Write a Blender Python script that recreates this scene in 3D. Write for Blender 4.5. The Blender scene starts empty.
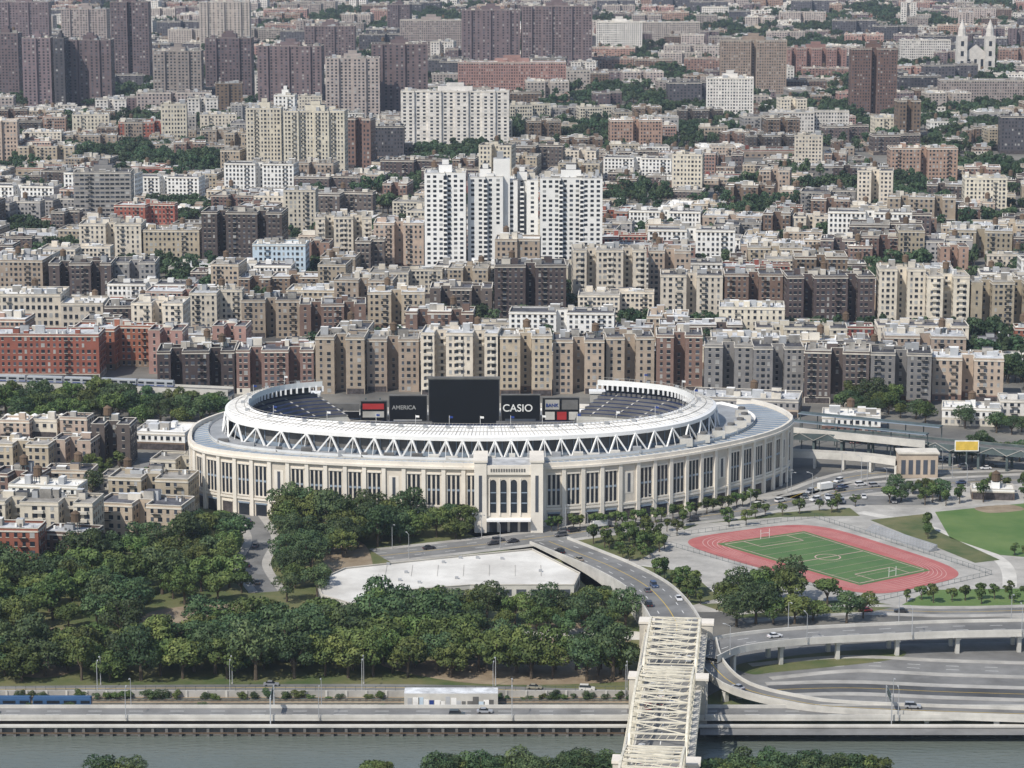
import bpy, math, random
import numpy as np
from mathutils import Vector
R=random.Random(7)
H=244.0; FPX=2700.0; P=math.radians(10.78)
# ---- image pixel coordinates cast through the camera -> world metres on a level z
def S(u,v,z=0.0):
    k=(384-v)/FPX
    dy=math.cos(P)+math.sin(P)*k; dz=-math.sin(P)+math.cos(P)*k
    t=(z-H)/dz
    return (t*(u-512)/FPX, t*dy)
def hgt(y,v):
    k=(384-v)/FPX
    return H+y*(-math.sin(P)+math.cos(P)*k)/(math.cos(P)+math.sin(P)*k)
sc=bpy.context.scene
# ---------------- materials
def mat(name,col,rough=.8,var=.15,scale=.15,rand=.0,spec=.3,metal=0,col2=None,detail=4,hue=0):
    m=bpy.data.materials.new(name); m.use_nodes=True
    nt=m.node_tree; b=nt.nodes['Principled BSDF']
    b.inputs['Roughness'].default_value=rough; b.inputs['Metallic'].default_value=metal
    b.inputs['Specular IOR Level'].default_value=spec
    tc=nt.nodes.new('ShaderNodeTexCoord'); nz=nt.nodes.new('ShaderNodeTexNoise')
    nz.inputs['Scale'].default_value=scale; nz.inputs['Detail'].default_value=detail; nz.inputs['Roughness'].default_value=.65
    nt.links.new(tc.outputs['Object'],nz.inputs['Vector'])
    cr=nt.nodes.new('ShaderNodeValToRGB')
    c2=col2 if col2 else tuple(c*(1+var) for c in col); c1=col if col2 else tuple(c*(1-var) for c in col)
    cr.color_ramp.elements[0].position=.35; cr.color_ramp.elements[1].position=.65
    cr.color_ramp.elements[0].color=(*c1,1); cr.color_ramp.elements[1].color=(*c2,1)
    nt.links.new(nz.outputs['Fac'],cr.inputs['Fac'])
    out=cr.outputs['Color']
    if rand>0:
        oi=nt.nodes.new('ShaderNodeObjectInfo'); mr=nt.nodes.new('ShaderNodeMapRange')
        mr.inputs['To Min'].default_value=1-rand; mr.inputs['To Max'].default_value=1+rand
        hs=nt.nodes.new('ShaderNodeHueSaturation')
        nt.links.new(oi.outputs['Random'],mr.inputs['Value']); nt.links.new(mr.outputs['Result'],hs.inputs['Value'])
        nt.links.new(out,hs.inputs['Color'])
        if hue:
            mh=nt.nodes.new('ShaderNodeMath'); mh.operation='MULTIPLY_ADD'
            fr=nt.nodes.new('ShaderNodeMath'); fr.operation='FRACT'; mu=nt.nodes.new('ShaderNodeMath'); mu.operation='MULTIPLY'; mu.inputs[1].default_value=7.31
            nt.links.new(oi.outputs['Random'],mu.inputs[0]); nt.links.new(mu.outputs[0],fr.inputs[0]); nt.links.new(fr.outputs[0],mh.inputs[0])
            mh.inputs[1].default_value=hue*2; mh.inputs[2].default_value=.5-hue
            nt.links.new(mh.outputs[0],hs.inputs['Hue'])
        out=hs.outputs['Color']
    nt.links.new(out,b.inputs['Base Color'])
    return m
M={}
M['cream']=mat('wall_cream',(.60,.545,.45),rand=.16,hue=.01)
M['tan']=mat('wall_tan',(.38,.31,.24),rand=.25,hue=.018)
M['brown']=mat('wall_brown',(.17,.115,.09),rand=.3,hue=.02)
M['dark']=mat('wall_dark_brick',(.10,.08,.075),rand=.35,hue=.025)
M['red']=mat('wall_red_brick',(.27,.09,.065),rand=.25,hue=.012)
M['white']=mat('wall_white',(.78,.77,.74),rand=.06,var=.06)
M['grey']=mat('wall_grey',(.27,.26,.255),rand=.35)
M['pink']=mat('wall_pink_brick',(.30,.19,.155),rand=.22,hue=.015)
M['blue']=mat('wall_pale_blue',(.50,.60,.68),rand=.05,var=.08)
M['fpurple']=mat('wall_haze_tinted_brick',(.165,.125,.13),rand=.25,hue=.015)  # far wall set: bluish distance haze tinted into the base colours
M['ftan']=mat('wall_haze_tinted_tan',(.34,.295,.27),rand=.28,hue=.015)
M['fcream']=mat('wall_haze_tinted_cream',(.64,.61,.57),rand=.15)
M['fdark']=mat('wall_haze_tinted_dark',(.09,.085,.095),rand=.3)
M['trim']=mat('stone_trim',(.57,.53,.46),rand=.15)
M['g0']=mat('glass_dark',(.020,.025,.034),rough=.25,spec=.5)
M['g1']=mat('glass_mid',(.07,.08,.10),rough=.3,spec=.5)
M['g2']=mat('window_blinds',(.34,.34,.33),rough=.6)
M['roofs']=mat('roof_silver',(.50,.51,.52),rand=.2,var=.3,scale=.25)
M['roofd']=mat('roof_tar',(.08,.08,.09),rand=.4,var=.45,scale=.2)
M['rooft']=mat('roof_gravel',(.30,.285,.26),rand=.25,var=.3,scale=.2)
M['roofw']=mat('roof_white',(.76,.75,.72),rand=.1,var=.12,scale=.2)
M['metal']=mat('roof_plant_metal',(.38,.39,.40),rand=.2,rough=.5)
M['wood']=mat('tank_wood',(.13,.09,.06),rand=.2)
M['shop']=mat('shopfront',(.07,.06,.06),var=.5,scale=.6)
M['lime']=mat('limestone',(.60,.545,.465),var=.11,scale=.12,col2=None)
M['lime2']=mat('limestone_light',(.71,.66,.58),var=.09,scale=.1)
M['wmetal']=mat('white_metal_roof',(.81,.805,.785),rough=.5,var=.07,scale=.06)
M['bgrey']=mat('blue_grey_metal',(.23,.28,.34),rough=.5,var=.15,scale=.07)
M['seat']=mat('seats_navy',(.018,.03,.085),rough=.5,var=.3,scale=1)
M['conc']=mat('concrete',(.38,.365,.335),var=.22,scale=.1,detail=8)
M['concl']=mat('concrete_light',(.54,.52,.475),var=.17,scale=.12,detail=8)
M['concd']=mat('concrete_dark',(.14,.136,.13),var=.25,scale=.12)
M['asph']=mat('asphalt',(.085,.087,.09),var=.3,scale=.08,detail=8)
M['asphl']=mat('asphalt_worn',(.19,.188,.182),var=.28,scale=.06,detail=8)
M['mark']=mat('road_paint',(.75,.75,.72),var=.1,scale=.5)
M['marky']=mat('road_paint_yellow',(.65,.45,.08),var=.1,scale=.5)
M['grass']=mat('grass',(.06,.095,.03),col2=(.17,.16,.075),scale=.06,detail=8)
M['lawn']=mat('lawn',(.08,.15,.04),col2=(.14,.20,.065),scale=.05,detail=8)
M['turf']=mat('sports_turf',(.07,.14,.05),col2=(.10,.175,.062),scale=.08,detail=6)
M['track']=mat('running_track',(.36,.105,.10),col2=(.45,.16,.145),scale=.12,detail=7)
M['lane']=mat('lane_line',(.56,.38,.35),var=.1)
M['dirt']=mat('bare_soil',(.20,.15,.10),col2=(.33,.27,.19),scale=.1,detail=8)
M['bridge']=mat('bridge_paint',(.70,.65,.53),var=.18,scale=.3,rough=.6,detail=8)
M['black']=mat('screen_black',(.006,.006,.008),rough=.5,var=.1)
M['signr']=mat('sign_red',(.40,.03,.03),var=.1)
M['signb']=mat('sign_blue',(.02,.05,.22),var=.1)
M['steel']=mat('steel_green_grey',(.085,.11,.11),rough=.6,var=.3)
M['train']=mat('train_silver',(.52,.54,.56),rough=.35,var=.05,metal=.4)
M['trainb']=mat('train_blue',(.05,.11,.22),rough=.35,var=.1)
M['tyre']=mat('tyre',(.02,.02,.02))
M['bark']=mat('bark',(.09,.07,.05),scale=2)
def leafmat(name,a,b,r=.36,hue=.028):
    m=mat(name,a,col2=b,scale=.32,detail=6,rand=r,hue=hue,rough=.6,spec=.2); return m
M['leaf']=leafmat('foliage',(.034,.064,.020),(.13,.165,.048))
M['leaf2']=leafmat('foliage_blue_green',(.026,.054,.026),(.09,.13,.052))
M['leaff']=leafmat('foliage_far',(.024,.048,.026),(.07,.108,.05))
def paint():
    m=bpy.data.materials.new('car_paint'); m.use_nodes=True; nt=m.node_tree; b=nt.nodes['Principled BSDF']
    b.inputs['Roughness'].default_value=.3
    oi=nt.nodes.new('ShaderNodeObjectInfo'); cr=nt.nodes.new('ShaderNodeValToRGB'); cr.color_ramp.interpolation='CONSTANT'
    cols=[(.7,.7,.7),(.03,.03,.035),(.35,.36,.38),(.02,.02,.02),(.65,.64,.6),(.22,.03,.03),(.05,.08,.16),(.12,.12,.13),(.2,.2,.21),(.3,.28,.22),(.08,.09,.09),(.7,.7,.7),(.25,.26,.28),(.04,.04,.05)]
    e=cr.color_ramp.elements
    e[0].color=(*cols[0],1); e[1].position=1/len(cols); e[1].color=(*cols[1],1)
    for i in range(2,len(cols)):
        n=e.new(i/len(cols)); n.color=(*cols[i],1)
    nt.links.new(oi.outputs['Random'],cr.inputs['Fac']); nt.links.new(cr.outputs['Color'],b.inputs['Base Color']); return m
M['paint']=paint()
# ---------------- mesh builder
class MB:
    def __init__(s): s.v=[];s.f=[];s.m=[];s.mats=[]
    def mi(s,k):
        if k not in s.mats: s.mats.append(k)
        return s.mats.index(k)
    def face(s,pts,k):
        n=len(s.v); s.v.extend([tuple(p) for p in pts]); s.f.append(tuple(range(n,n+len(pts)))); s.m.append(s.mi(k))
    def box(s,x0,x1,y0,y1,z0,z1,k,kt=None):
        n=len(s.v); s.v.extend([(x0,y0,z0),(x1,y0,z0),(x1,y1,z0),(x0,y1,z0),(x0,y0,z1),(x1,y0,z1),(x1,y1,z1),(x0,y1,z1)])
        a=s.mi(k); t=s.mi(kt or k)
        for q,mm in (((0,1,5,4),a),((1,2,6,5),a),((2,3,7,6),a),((3,0,4,7),a),((4,5,6,7),t),((3,2,1,0),a)):
            s.f.append(tuple(n+i for i in q)); s.m.append(mm)
    def obox(s,c,t,nn,hw,n0,n1,z0,z1,k):
        P4=[(c[0]+t[0]*a+nn[0]*b,c[1]+t[1]*a+nn[1]*b) for a,b in ((-hw,n1),(hw,n1),(hw,n0),(-hw,n0))]
        n=len(s.v); s.v.extend([(p[0],p[1],z0) for p in P4]); s.v.extend([(p[0],p[1],z1) for p in P4]); a=s.mi(k)
        for q in ((0,1,5,4),(1,2,6,5),(2,3,7,6),(3,0,4,7),(4,5,6,7),(3,2,1,0)):
            s.f.append(tuple(n+i for i in q)); s.m.append(a)
    def beam(s,p,q,w,k,w2=None):
        p=Vector(p);q=Vector(q); d=q-p
        if d.length<1e-6: return
        d.normalize(); up=Vector((0,0,1)) if abs(d.z)<.95 else Vector((0,1,0))
        a=d.cross(up).normalized()*w/2; b=a.cross(d).normalized()*(w2 or w)/2
        n=len(s.v)
        for o in (p,q):
            for sa,sb in ((-1,-1),(1,-1),(1,1),(-1,1)): s.v.append(tuple(o+a*sa+b*sb))
        mm=s.mi(k)
        for f in ((0,1,5,4),(1,2,6,5),(2,3,7,6),(3,0,4,7),(4,5,6,7),(3,2,1,0)):
            s.f.append(tuple(n+i for i in f)); s.m.append(mm)
    def cyl(s,x,y,z0,z1,r0,r1,k,n=10,cap=True):
        b=len(s.v)
        for z,r in ((z0,r0),(z1,r1)):
            for i in range(n):
                a=2*math.pi*i/n; s.v.append((x+r*math.cos(a),y+r*math.sin(a),z))
        mm=s.mi(k)
        for i in range(n):
            j=(i+1)%n; s.f.append((b+i,b+j,b+n+j,b+n+i)); s.m.append(mm)
        if cap: s.f.append(tuple(b+n+i for i in range(n))); s.m.append(mm)
    def mesh(s,name,smooth=False):
        me=bpy.data.meshes.new(name); me.from_pydata(s.v,[],s.f)
        for k in s.mats: me.materials.append(M[k])
        me.polygons.foreach_set('material_index',s.m)
        if smooth: me.polygons.foreach_set('use_smooth',[True]*len(s.f))
        me.update(); return me
    def obj(s,name,parent=None,loc=(0,0,0),rot=0,smooth=False):
        return put(name,s.mesh(name,smooth),loc,rot,parent=parent)
def put(name,me,loc=(0,0,0),rot=0,scale=(1,1,1),parent=None):
    o=bpy.data.objects.new(name,me); sc.collection.objects.link(o); o.location=loc; o.rotation_euler=(0,0,rot); o.scale=scale
    if parent: o.parent=parent
    return o
def empty(name):
    o=bpy.data.objects.new(name,None); sc.collection.objects.link(o); return o
def smooth(pts,n=8,closed=False):
    pts=[np.array(p,float) for p in pts]; out=[]; L=len(pts)
    rng=range(L) if closed else range(L-1)
    for i in rng:
        if closed: p0,p1,p2,p3=pts[i-1],pts[i],pts[(i+1)%L],pts[(i+2)%L]
        else: p0,p1,p2,p3=pts[max(i-1,0)],pts[i],pts[i+1],pts[min(i+2,L-1)]
        for j in range(n):
            t=j/n
            out.append(.5*((2*p1)+(-p0+p2)*t+(2*p0-5*p1+4*p2-p3)*t*t+(-p0+3*p1-3*p2+p3)*t**3))
    if not closed: out.append(pts[-1])
    return out
def resample(pts,step):
    pts=[np.array(p,float) for p in pts]; out=[pts[0]]; acc=0
    for a,b in zip(pts[:-1],pts[1:]):
        L=np.linalg.norm(b[:2]-a[:2]); 
        if L<1e-9: continue
        d=step-acc
        while d<=L:
            out.append(a+(b-a)*d/L); d+=step
        acc=(acc+L)%step
    return out
def frames(path):
    fr=[]
    for i in range(len(path)):
        a=path[max(i-1,0)];b=path[min(i+1,len(path)-1)]; d=b[:2]-a[:2]; d=d/np.linalg.norm(d); fr.append((d,np.array([d[1],-d[0]])))
    return fr
def ribbon(mb,path,l0,l1,k,dz=0,thick=0,ks=None):
    fr=frames(path)
    A=[(p[0]+n[0]*l0,p[1]+n[1]*l0,p[2]+dz) for p,(d,n) in zip(path,fr)]
    B=[(p[0]+n[0]*l1,p[1]+n[1]*l1,p[2]+dz) for p,(d,n) in zip(path,fr)]
    for i in range(len(path)-1):
        mb.face([B[i],B[i+1],A[i+1],A[i]],k)
        if thick:
            for X in (A,B):
                lo0=max(X[i][2]-thick,-.5); lo1=max(X[i+1][2]-thick,-.5)
                mb.face([X[i],X[i+1],(X[i+1][0],X[i+1][1],lo1),(X[i][0],X[i][1],lo0)],ks or k)
            if thick<50:
                mb.face([(A[i][0],A[i][1],A[i][2]-thick),(A[i+1][0],A[i+1][1],A[i+1][2]-thick),(B[i+1][0],B[i+1][1],B[i+1][2]-thick),(B[i][0],B[i][1],B[i][2]-thick)],ks or k)
ROADS=[]
def road(name,pts,w,kind='ground',km='asph',lanes=2,kerb=True,par=None,thick=1.3,cols=True):
    path=resample(smooth(pts,10),4.0); mb=MB(); ROADS.append((path,w/2+2.5))
    if kind=='ground':
        ribbon(mb,path,-w/2,w/2,km,.03)
        if kerb:
            ribbon(mb,path,-w/2-3.2,-w/2,'conc',.15,.16); ribbon(mb,path,w/2,w/2+3.2,'conc',.15,.16)
    else:
        ribbon(mb,path,-w/2,w/2,km,0,thick if kind=='slab' else 99,'concl')
        for s in (-1,1):
            e=s*w/2
            ribbon(mb,path,min(e,e-s*.45),max(e,e-s*.45),'concl',.95,1.0,'concl')
        if kind=='slab' and cols:
            fr=frames(path)
            for i in range(4,len(path),5):
                p=path[i]; d,n=fr[i]
                if p[2]-thick>1.5:
                    mb.obox((p[0],p[1]),n,d,w*.42,-.8,.8,p[2]-thick-1.1,p[2]-thick-.003,'concl')
                    for s in (-.32,.32):
                        mb.obox((p[0]+n[0]*w*s,p[1]+n[1]*w*s),n,d,.7,-.6,.6,-.5,p[2]-thick-1.1,'concl')
    fr=frames(path); dz=.055 if kind=='ground' else .03
    for l in range(1,lanes):
        off=-w/2+w*l/lanes
        yl=(l*2==lanes)
        for i in range(0,len(path)-1):
            if (not yl) and i%3: continue
            p,q=path[i],path[i+1]; n0=fr[i][1];n1=fr[i+1][1]
            a,b=off-.12,off+.12
            mb.face([(p[0]+n0[0]*b,p[1]+n0[1]*b,p[2]+dz),(q[0]+n1[0]*b,q[1]+n1[1]*b,q[2]+dz),(q[0]+n1[0]*a,q[1]+n1[1]*a,q[2]+dz),(p[0]+n0[0]*a,p[1]+n0[1]*a,p[2]+dz)],'marky' if yl else 'mark')
    mb.obj(name); return path
def px3(lst): return [(*S(u,v,z),z) for u,v,z in lst]
def sheet(name,pts,z,k,px=True,sm=False):
    w=[S(u,v) for u,v in pts] if px else pts
    if sm: w=[tuple(p) for p in smooth(w,6,True)]
    ar=sum(w[i-1][0]*w[i][1]-w[i][0]*w[i-1][1] for i in range(len(w)))
    if ar<0: w=w[::-1]
    mb=MB(); mb.face([(x,y,z) for x,y in w],k); mb.obj(name); return w
def inpoly(x,y,poly):
    c=False; j=len(poly)-1
    for i in range(len(poly)):
        xi,yi=poly[i];xj,yj=poly[j]
        if (yi>y)!=(yj>y) and x<(xj-xi)*(y-yi)/(yj-yi)+xi: c=not c
        j=i
    return c
# ---------------- ground & river
BANK=750.0; NEAR=705.0
mb=MB()
prof=[(25000,0),(BANK,0),(BANK,-5),(NEAR,-5),(NEAR-3,0),(-1500,0)]
M['ground']=mat('city_ground',(.09,.088,.085),col2=(.23,.22,.195),scale=.02,detail=10)
for (ya,za),(yb,zb) in zip(prof[:-1],prof[1:]):
    mb.face([(-9000,yb,zb),(9000,yb,zb),(9000,ya,za),(-9000,ya,za)],'ground' if za==0 and zb==0 else 'concd')
mb.obj('ground')
def water():
    m=bpy.data.materials.new('river_water'); m.use_nodes=True; nt=m.node_tree; b=nt.nodes['Principled BSDF']
    b.inputs['Base Color'].default_value=(.125,.145,.125,1); b.inputs['Roughness'].default_value=.2
    tc=nt.nodes.new('ShaderNodeTexCoord'); mp=nt.nodes.new('ShaderNodeMapping'); mp.inputs['Scale'].default_value=(.25,.9,1)
    nz=nt.nodes.new('ShaderNodeTexNoise'); nz.inputs['Scale'].default_value=.8; nz.inputs['Detail'].default_value=6
    bp=nt.nodes.new('ShaderNodeBump'); bp.inputs['Strength'].default_value=.6; bp.inputs['Distance'].default_value=.5
    nt.links.new(tc.outputs['Object'],mp.inputs['Vector']); nt.links.new(mp.outputs['Vector'],nz.inputs['Vector'])
    nt.links.new(nz.outputs['Fac'],bp.inputs['Height']); nt.links.new(bp.outputs['Normal'],b.inputs['Normal']); return m
M['water']=water()
mb=MB(); mb.face([(-3000,NEAR-2,-2.5),(3000,NEAR-2,-2.5),(3000,BANK-.1,-2.5),(-3000,BANK-.1,-2.5)],'water'); mb.obj('river_water')
mb=MB()
for x in range(-260,261,4):
    mb.box(x-.4,x+.4,BANK-1.2,BANK-.05,-5,.3,'concd')
mb.box(-400,400,BANK-1.5,BANK-.05,.3,.9,'concl')
mb.box(-400,400,BANK-1.35,BANK-1.2,-1.6,-1.2,'wood')
mb.obj('river_bulkhead')
# ---------------- park & open ground sheets
sheet('park_ground',[(-60,690),(640,690),(640,600),(600,575),(520,535),(470,520),(230,505),(-60,520)],.02,'grass')
sheet('soil',[(325,535),(365,545),(370,580),(330,578)],.045,'dirt',sm=True)
sheet('soil',[(150,612),(260,606),(310,636),(240,658),(150,646)],.045,'dirt',sm=True)
sheet('soil',[(480,628),(600,624),(632,640),(560,664),(470,656)],.045,'dirt',sm=True)
sheet('soil',[(0,640),(60,628),(110,650),(60,676),(10,672)],.045,'dirt',sm=True)
sheet('soil',[(380,664),(480,660),(600,664),(640,680),(480,684)],.045,'dirt',sm=True)
sheet('path',[(400,640),(520,628),(640,632),(640,640),(520,638),(410,650)],.07,'concl',sm=True)
sheet('pavement',[(455,528),(560,524),(800,488),(1060,470),(1060,620),(900,612),(700,612),(600,600),(560,560),(500,548)],.02,'conc')
sheet('lawn',[(935,512),(1060,500),(1060,560),(1000,555),(950,538)],.06,'lawn')
sheet('infield_soil',[(975,508),(1010,505),(1024,510),(990,513)],.09,'dirt',sm=True)
sheet('lawn',[(870,520),(925,514),(935,530),(1000,560),(975,563)],.06,'grass')
sheet('lawn',[(640,566),(690,572),(720,598),(690,606),(655,590)],.06,'grass')
sheet('lawn',[(560,540),(660,528),(665,545),(640,560),(590,556)],.06,'grass')
sheet('lawn',[(680,524),(760,514),(850,508),(860,516),(780,517),(700,524),(684,530)],.06,'grass')
sheet('lawn',[(930,590),(1060,588),(1060,606),(900,606)],.06,'lawn')
sheet('lawn',[(700,604),(860,600),(900,606),(860,614),(740,618)],.06,'grass')
sheet('road_yard',[(700,735),(700,648),(1080,640),(1080,735)],.02,'asphl')
sheet('lawn',[(740,664),(830,652),(900,650),(890,660),(780,672),(750,674)],.06,'grass',sm=True)
sheet('lawn',[(720,690),(760,702),(900,716),(1060,720),(1060,726),(720,722)],.06,'grass',sm=True)
sheet('railway_ballast',[(-80,690),(640,690),(640,724),(-80,724)],.025,'dirt')
mb=MB()
for v in (700,705,709):
    y=S(512,v)[1]
    for o in (-.75,.75): mb.box(-230,40,y+o-.12,y+o+.12,.1,.28,'steel')
    for x in range(-230,40,2): mb.box(x,x+.8,y-1.4,y+1.4,.04,.1,'wood')
mb.obj('railway_track')
mb=MB(); yw=S(512,697)[1]
mb.box(-230,44,yw,yw+.8,0,1.9,'conc'); 
for x in range(-230,44,6): mb.box(x,x+.6,yw-.3,yw,0,2.1,'concl')
for x in range(-230,44,3): mb.beam((x,yw+.4,1.9),(x,yw+.4,3.3),.1,'steel')
mb.box(-230,44,yw+.35,yw+.45,3.2,3.3,'steel')
mb.obj('retaining_wall')
# ---------------- running track & field
Q=[S(664,541),S(868,599),S(978,574),S(812,521)]
def TQ(s,t,g=1.0):
    a,b=(s*g+1)/2,(t*g+1)/2
    return (Q[0][0]*(1-a)*(1-b)+Q[1][0]*a*(1-b)+Q[2][0]*a*b+Q[3][0]*(1-a)*b, Q[0][1]*(1-a)*(1-b)+Q[1][1]*a*(1-b)+Q[2][1]*a*b+Q[3][1]*(1-a)*b)
def oval(gs,gt,pw=3.2,n=72):
    o=[]
    for i in range(n):
        a=2*math.pi*i/n; c,s_=math.cos(a),math.sin(a)
        o.append(TQ(gs*math.copysign(abs(c)**(2/pw),c),gt*math.copysign(abs(s_)**(2/pw),s_)))
    return o
trk=empty('running_track')
mb=MB()
mb.face([(x,y,.10) for x,y in oval(1,1,4.5)],'track')
for k,g in enumerate((.955,.92,.885,.85,.815,.78)):
    A=oval(g,g-.05,3.6); g2=g-.0045; B=oval(g2,g2-.0508,3.6)
    for i in range(72):
        j=(i+1)%72; mb.face([(*A[i],.115),(*A[j],.115),(*B[j],.115),(*B[i],.115)],'lane')
mb.obj('track_surface',trk)
mb=MB()
fq=[TQ(-.74,-.62),TQ(.72,-.62),TQ(.72,.60),TQ(-.74,.60)]
mb.face([(x,y,.13) for x,y in fq],'turf')
def fline(s0,t0,s1,t1,w=.0045):
    ds,dt=s1-s0,t1-t0; L=math.hypot(ds,dt); ns,nt_=-dt/L*w,ds/L*w
    mb.face([(*TQ(s0-ns,t0-nt_*1.4),.15),(*TQ(s1-ns,t1-nt_*1.4),.15),(*TQ(s1+ns,t1+nt_*1.4),.15),(*TQ(s0+ns,t0+nt_*1.4),.15)],'lane')
for a in ((-.70,-.56,.68,-.56),(-.70,.55,.68,.55),(-.70,-.56,-.70,.55),(.68,-.56,.68,.55),(0,-.56,0,.55),(-.5,-.3,-.5,.3),(-.7,-.3,-.5,-.3),(-.7,.3,-.5,.3),(.48,-.3,.48,.3),(.68,-.3,.48,-.3),(.68,.3,.48,.3)): fline(*a)
for i in range(1,10):
    if i!=5: fline(-.7+i*.138,-.56,-.7+i*.138,.55,.0014)
for i in range(16):
    a=2*math.pi*i/16; b=2*math.pi*(i+1)/16; fline(.09*math.cos(a),.15*math.sin(a),.09*math.cos(b),.15*math.sin(b))
mb.obj('sports_field',trk)
for s in (-.70,.68):
    mb=MB(); a=TQ(s,-.06);b=TQ(s,.06)
    for p in (a,b): mb.beam((*p,.1),(*p,3.6),.14,'mark')
    mb.beam((*a,2.2),(*b,2.2),.14,'mark'); mb.obj('goal_post')
TRK=[TQ(-1.05,-1.08),TQ(1.05,-1.08),TQ(1.05,1.08),TQ(-1.05,1.08)]
mb=MB()
fo=[TQ(a,b) for a,b in ((-1.08,-1.1),(1.08,-1.1),(1.08,1.12),(-1.08,1.12),(-1.08,-1.1))]
for a,b in zip(fo[:-1],fo[1:]):
    L=math.dist(a,b); n=int(L/3)
    for i in range(n): 
        x=a[0]+(b[0]-a[0])*i/n;y=a[1]+(b[1]-a[1])*i/n; mb.beam((x,y,0),(x,y,1.6),.1,'steel')
    for z in (.2,1.6): mb.beam((*a,z),(*b,z),.07,'steel')
mb.obj('chain_link_fence')
# small bleacher stand beside the track
mb=MB(); a=TQ(-.5,1.2); b=TQ(.3,1.2); d_=np.array(b)-np.array(a); L=np.linalg.norm(d_); t=d_/L; nn=np.array([-t[1],t[0]])
for k in range(5): mb.obox((np.array(a)+np.array(b))/2,t,nn,L/2,k*.8,k*.8+.8,0,.5+k*.45,'metal')
mb.obj('bleacher_stand')
# ---------------- stadium
stad=empty('baseball_stadium')
C=np.array([-10.,1062.])
def polar(ctrl):
    d=np.array([p[:2] for p in smooth(ctrl,16,True)]); r=d-C
    th=np.arctan2(r[:,1],r[:,0]); rr=np.hypot(r[:,0],r[:,1]); o=np.argsort(th); th=th[o];rr=rr[o]
    th=np.concatenate([th-2*np.pi,th,th+2*np.pi]); rr=np.concatenate([rr,rr,rr])
    return lambda t:float(np.interp(((t+np.pi)%(2*np.pi))-np.pi,th,rr))
Fc=[(-127,1044),(-120,1024),(-97,1010),(-62,1000),(-20,994),(12,994),(42,1003),(70,1020),(95,1043),(110,1066),(114,1090),(100,1120),(60,1142),(0,1150),(-60,1138),(-105,1110),(-126,1075)]
Kc=[(-88,1110),(-108,1094),(-115,1066),(-106,1036),(-72,1016),(-16,1005),(35,1013),(68,1034),(82,1066),(77,1093),(62,1107),(39,1116),(0,1121),(-45,1120)]
Fr=polar(Fc); Kr=polar(Kc)
def FP(t,off=0): r=Fr(t)+off; return (C[0]+r*math.cos(t),C[1]+r*math.sin(t))
def KP(t,off=0): r=Kr(t)+off; return (C[0]+r*math.cos(t),C[1]+r*math.sin(t))
def wrapdeg(t): return (math.degrees(t)+360)%360
TH0=math.degrees(math.atan2(1114-C[1],41-C[0]))
TH1=math.degrees(math.atan2(1110-C[1],-86-C[0]))
def isopen(t): d=wrapdeg(t); return TH0<d<TH1
def sm01(x): x=max(0,min(1,x)); return x*x*(3-2*x)
def fheight(t):
    d=wrapdeg(t)
    return 24-8*sm01((d-25)/15)*sm01((160-d)/12)
dense=[(2*math.pi*i/3000) for i in range(3001)]
BAY=7.6
tot=sum(math.dist(FP(a),FP(b)) for a,b in zip(dense[:-1],dense[1:])); nb=round(tot/BAY); step=tot/nb
cum=0;st=[0.0];p=FP(0)
for t in dense[1:]:
    q=FP(t);cum+=math.dist(p,q);p=q
    if cum>=step*len(st) and len(st)<nb: st.append(t)
mb=MB()
for i in range(len(st)):
    t0=st[i];t1=st[(i+1)%len(st)]; a=FP(t0);b=FP(t1); L=math.dist(a,b)
    t=((b[0]-a[0])/L,(b[1]-a[1])/L); n=(t[1],-t[0]); c=((a[0]+b[0])/2,(a[1]+b[1])/2)
    Hh=round((fheight(t0)+fheight(t1))/2)
    mb.face([(*a,-.5),(*b,-.5),(*b,Hh),(*a,Hh)],'lime')
    mb.obox(a,t,n,.75,-.3,.75,-.5,Hh-1.8,'lime2')
    mb.obox(c,t,n,L/2+.1,-.6,1.15,Hh-1.8,Hh-.9,'lime2')
    mb.obox(c,t,n,L/2+.05,-.5,.55,Hh-.9,Hh+.5,'lime2')
    mb.obox(c,t,n,L/2,-.2,.5,6.2,7.0,'lime2')
    zt=Hh-4.2
    if i%6!=0:
        for k in (-1,0,1):
            cc=(c[0]+t[0]*k*1.75,c[1]+t[1]*k*1.75)
            mb.obox(cc,t,n,.52,0,.08,8.0,zt,'g0')
            mb.obox(cc,t,n,.56,0,.14,(8+zt)/2-.4,(8+zt)/2+.4,'bgrey')
        mb.obox(c,t,n,2.7,0,.35,zt+.003,zt+.6,'lime2'); mb.obox(c,t,n,2.7,0,.4,7.4,7.997,'lime2')
    else:
        mb.obox(c,t,n,1.9,0,.09,10.5,zt-1,'lime2'); mb.obox(c,t,n,.6,0,.16,11,zt-1.5,'g1')
    mb.obox(c,t,n,2.3,0,.07,-.5,4.6,'g0' if i%3 else 'shop')
    mb.obox(c,t,n,2.5,0,.3,4.6,5.2,'bgrey' if i%3 else 'lime2')
mb.obj('limestone_facade',stad)
mb=MB()
x0,x1,yf=-13.5,11,984.5
mb.box(x0,x1,yf,1002,-.5,25,'lime','roofs')
for xa,xb in ((x0-.6,x0+4),(x1-4,x1+.6)):
    mb.box(xa,xb,yf-1.2,1000,-.5,27,'lime2'); mb.box(xa-.4,xb+.4,yf-1.6,1000.4,27,27.8,'lime2')
    mb.box(xa+1.7,xb-1.7,yf-1.3,yf-1.2,8,22,'g1')
mb.box(x0+4,x1-4,yf-.8,yf,22.2,25.8,'lime2')
for s in range(14): mb.box(x0+5.5+s*.95,x0+6.1+s*.95,yf-.95,yf-.8,23.3,24.5,'concd')
n=4; wdt=(x1-x0-9)/n
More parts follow.
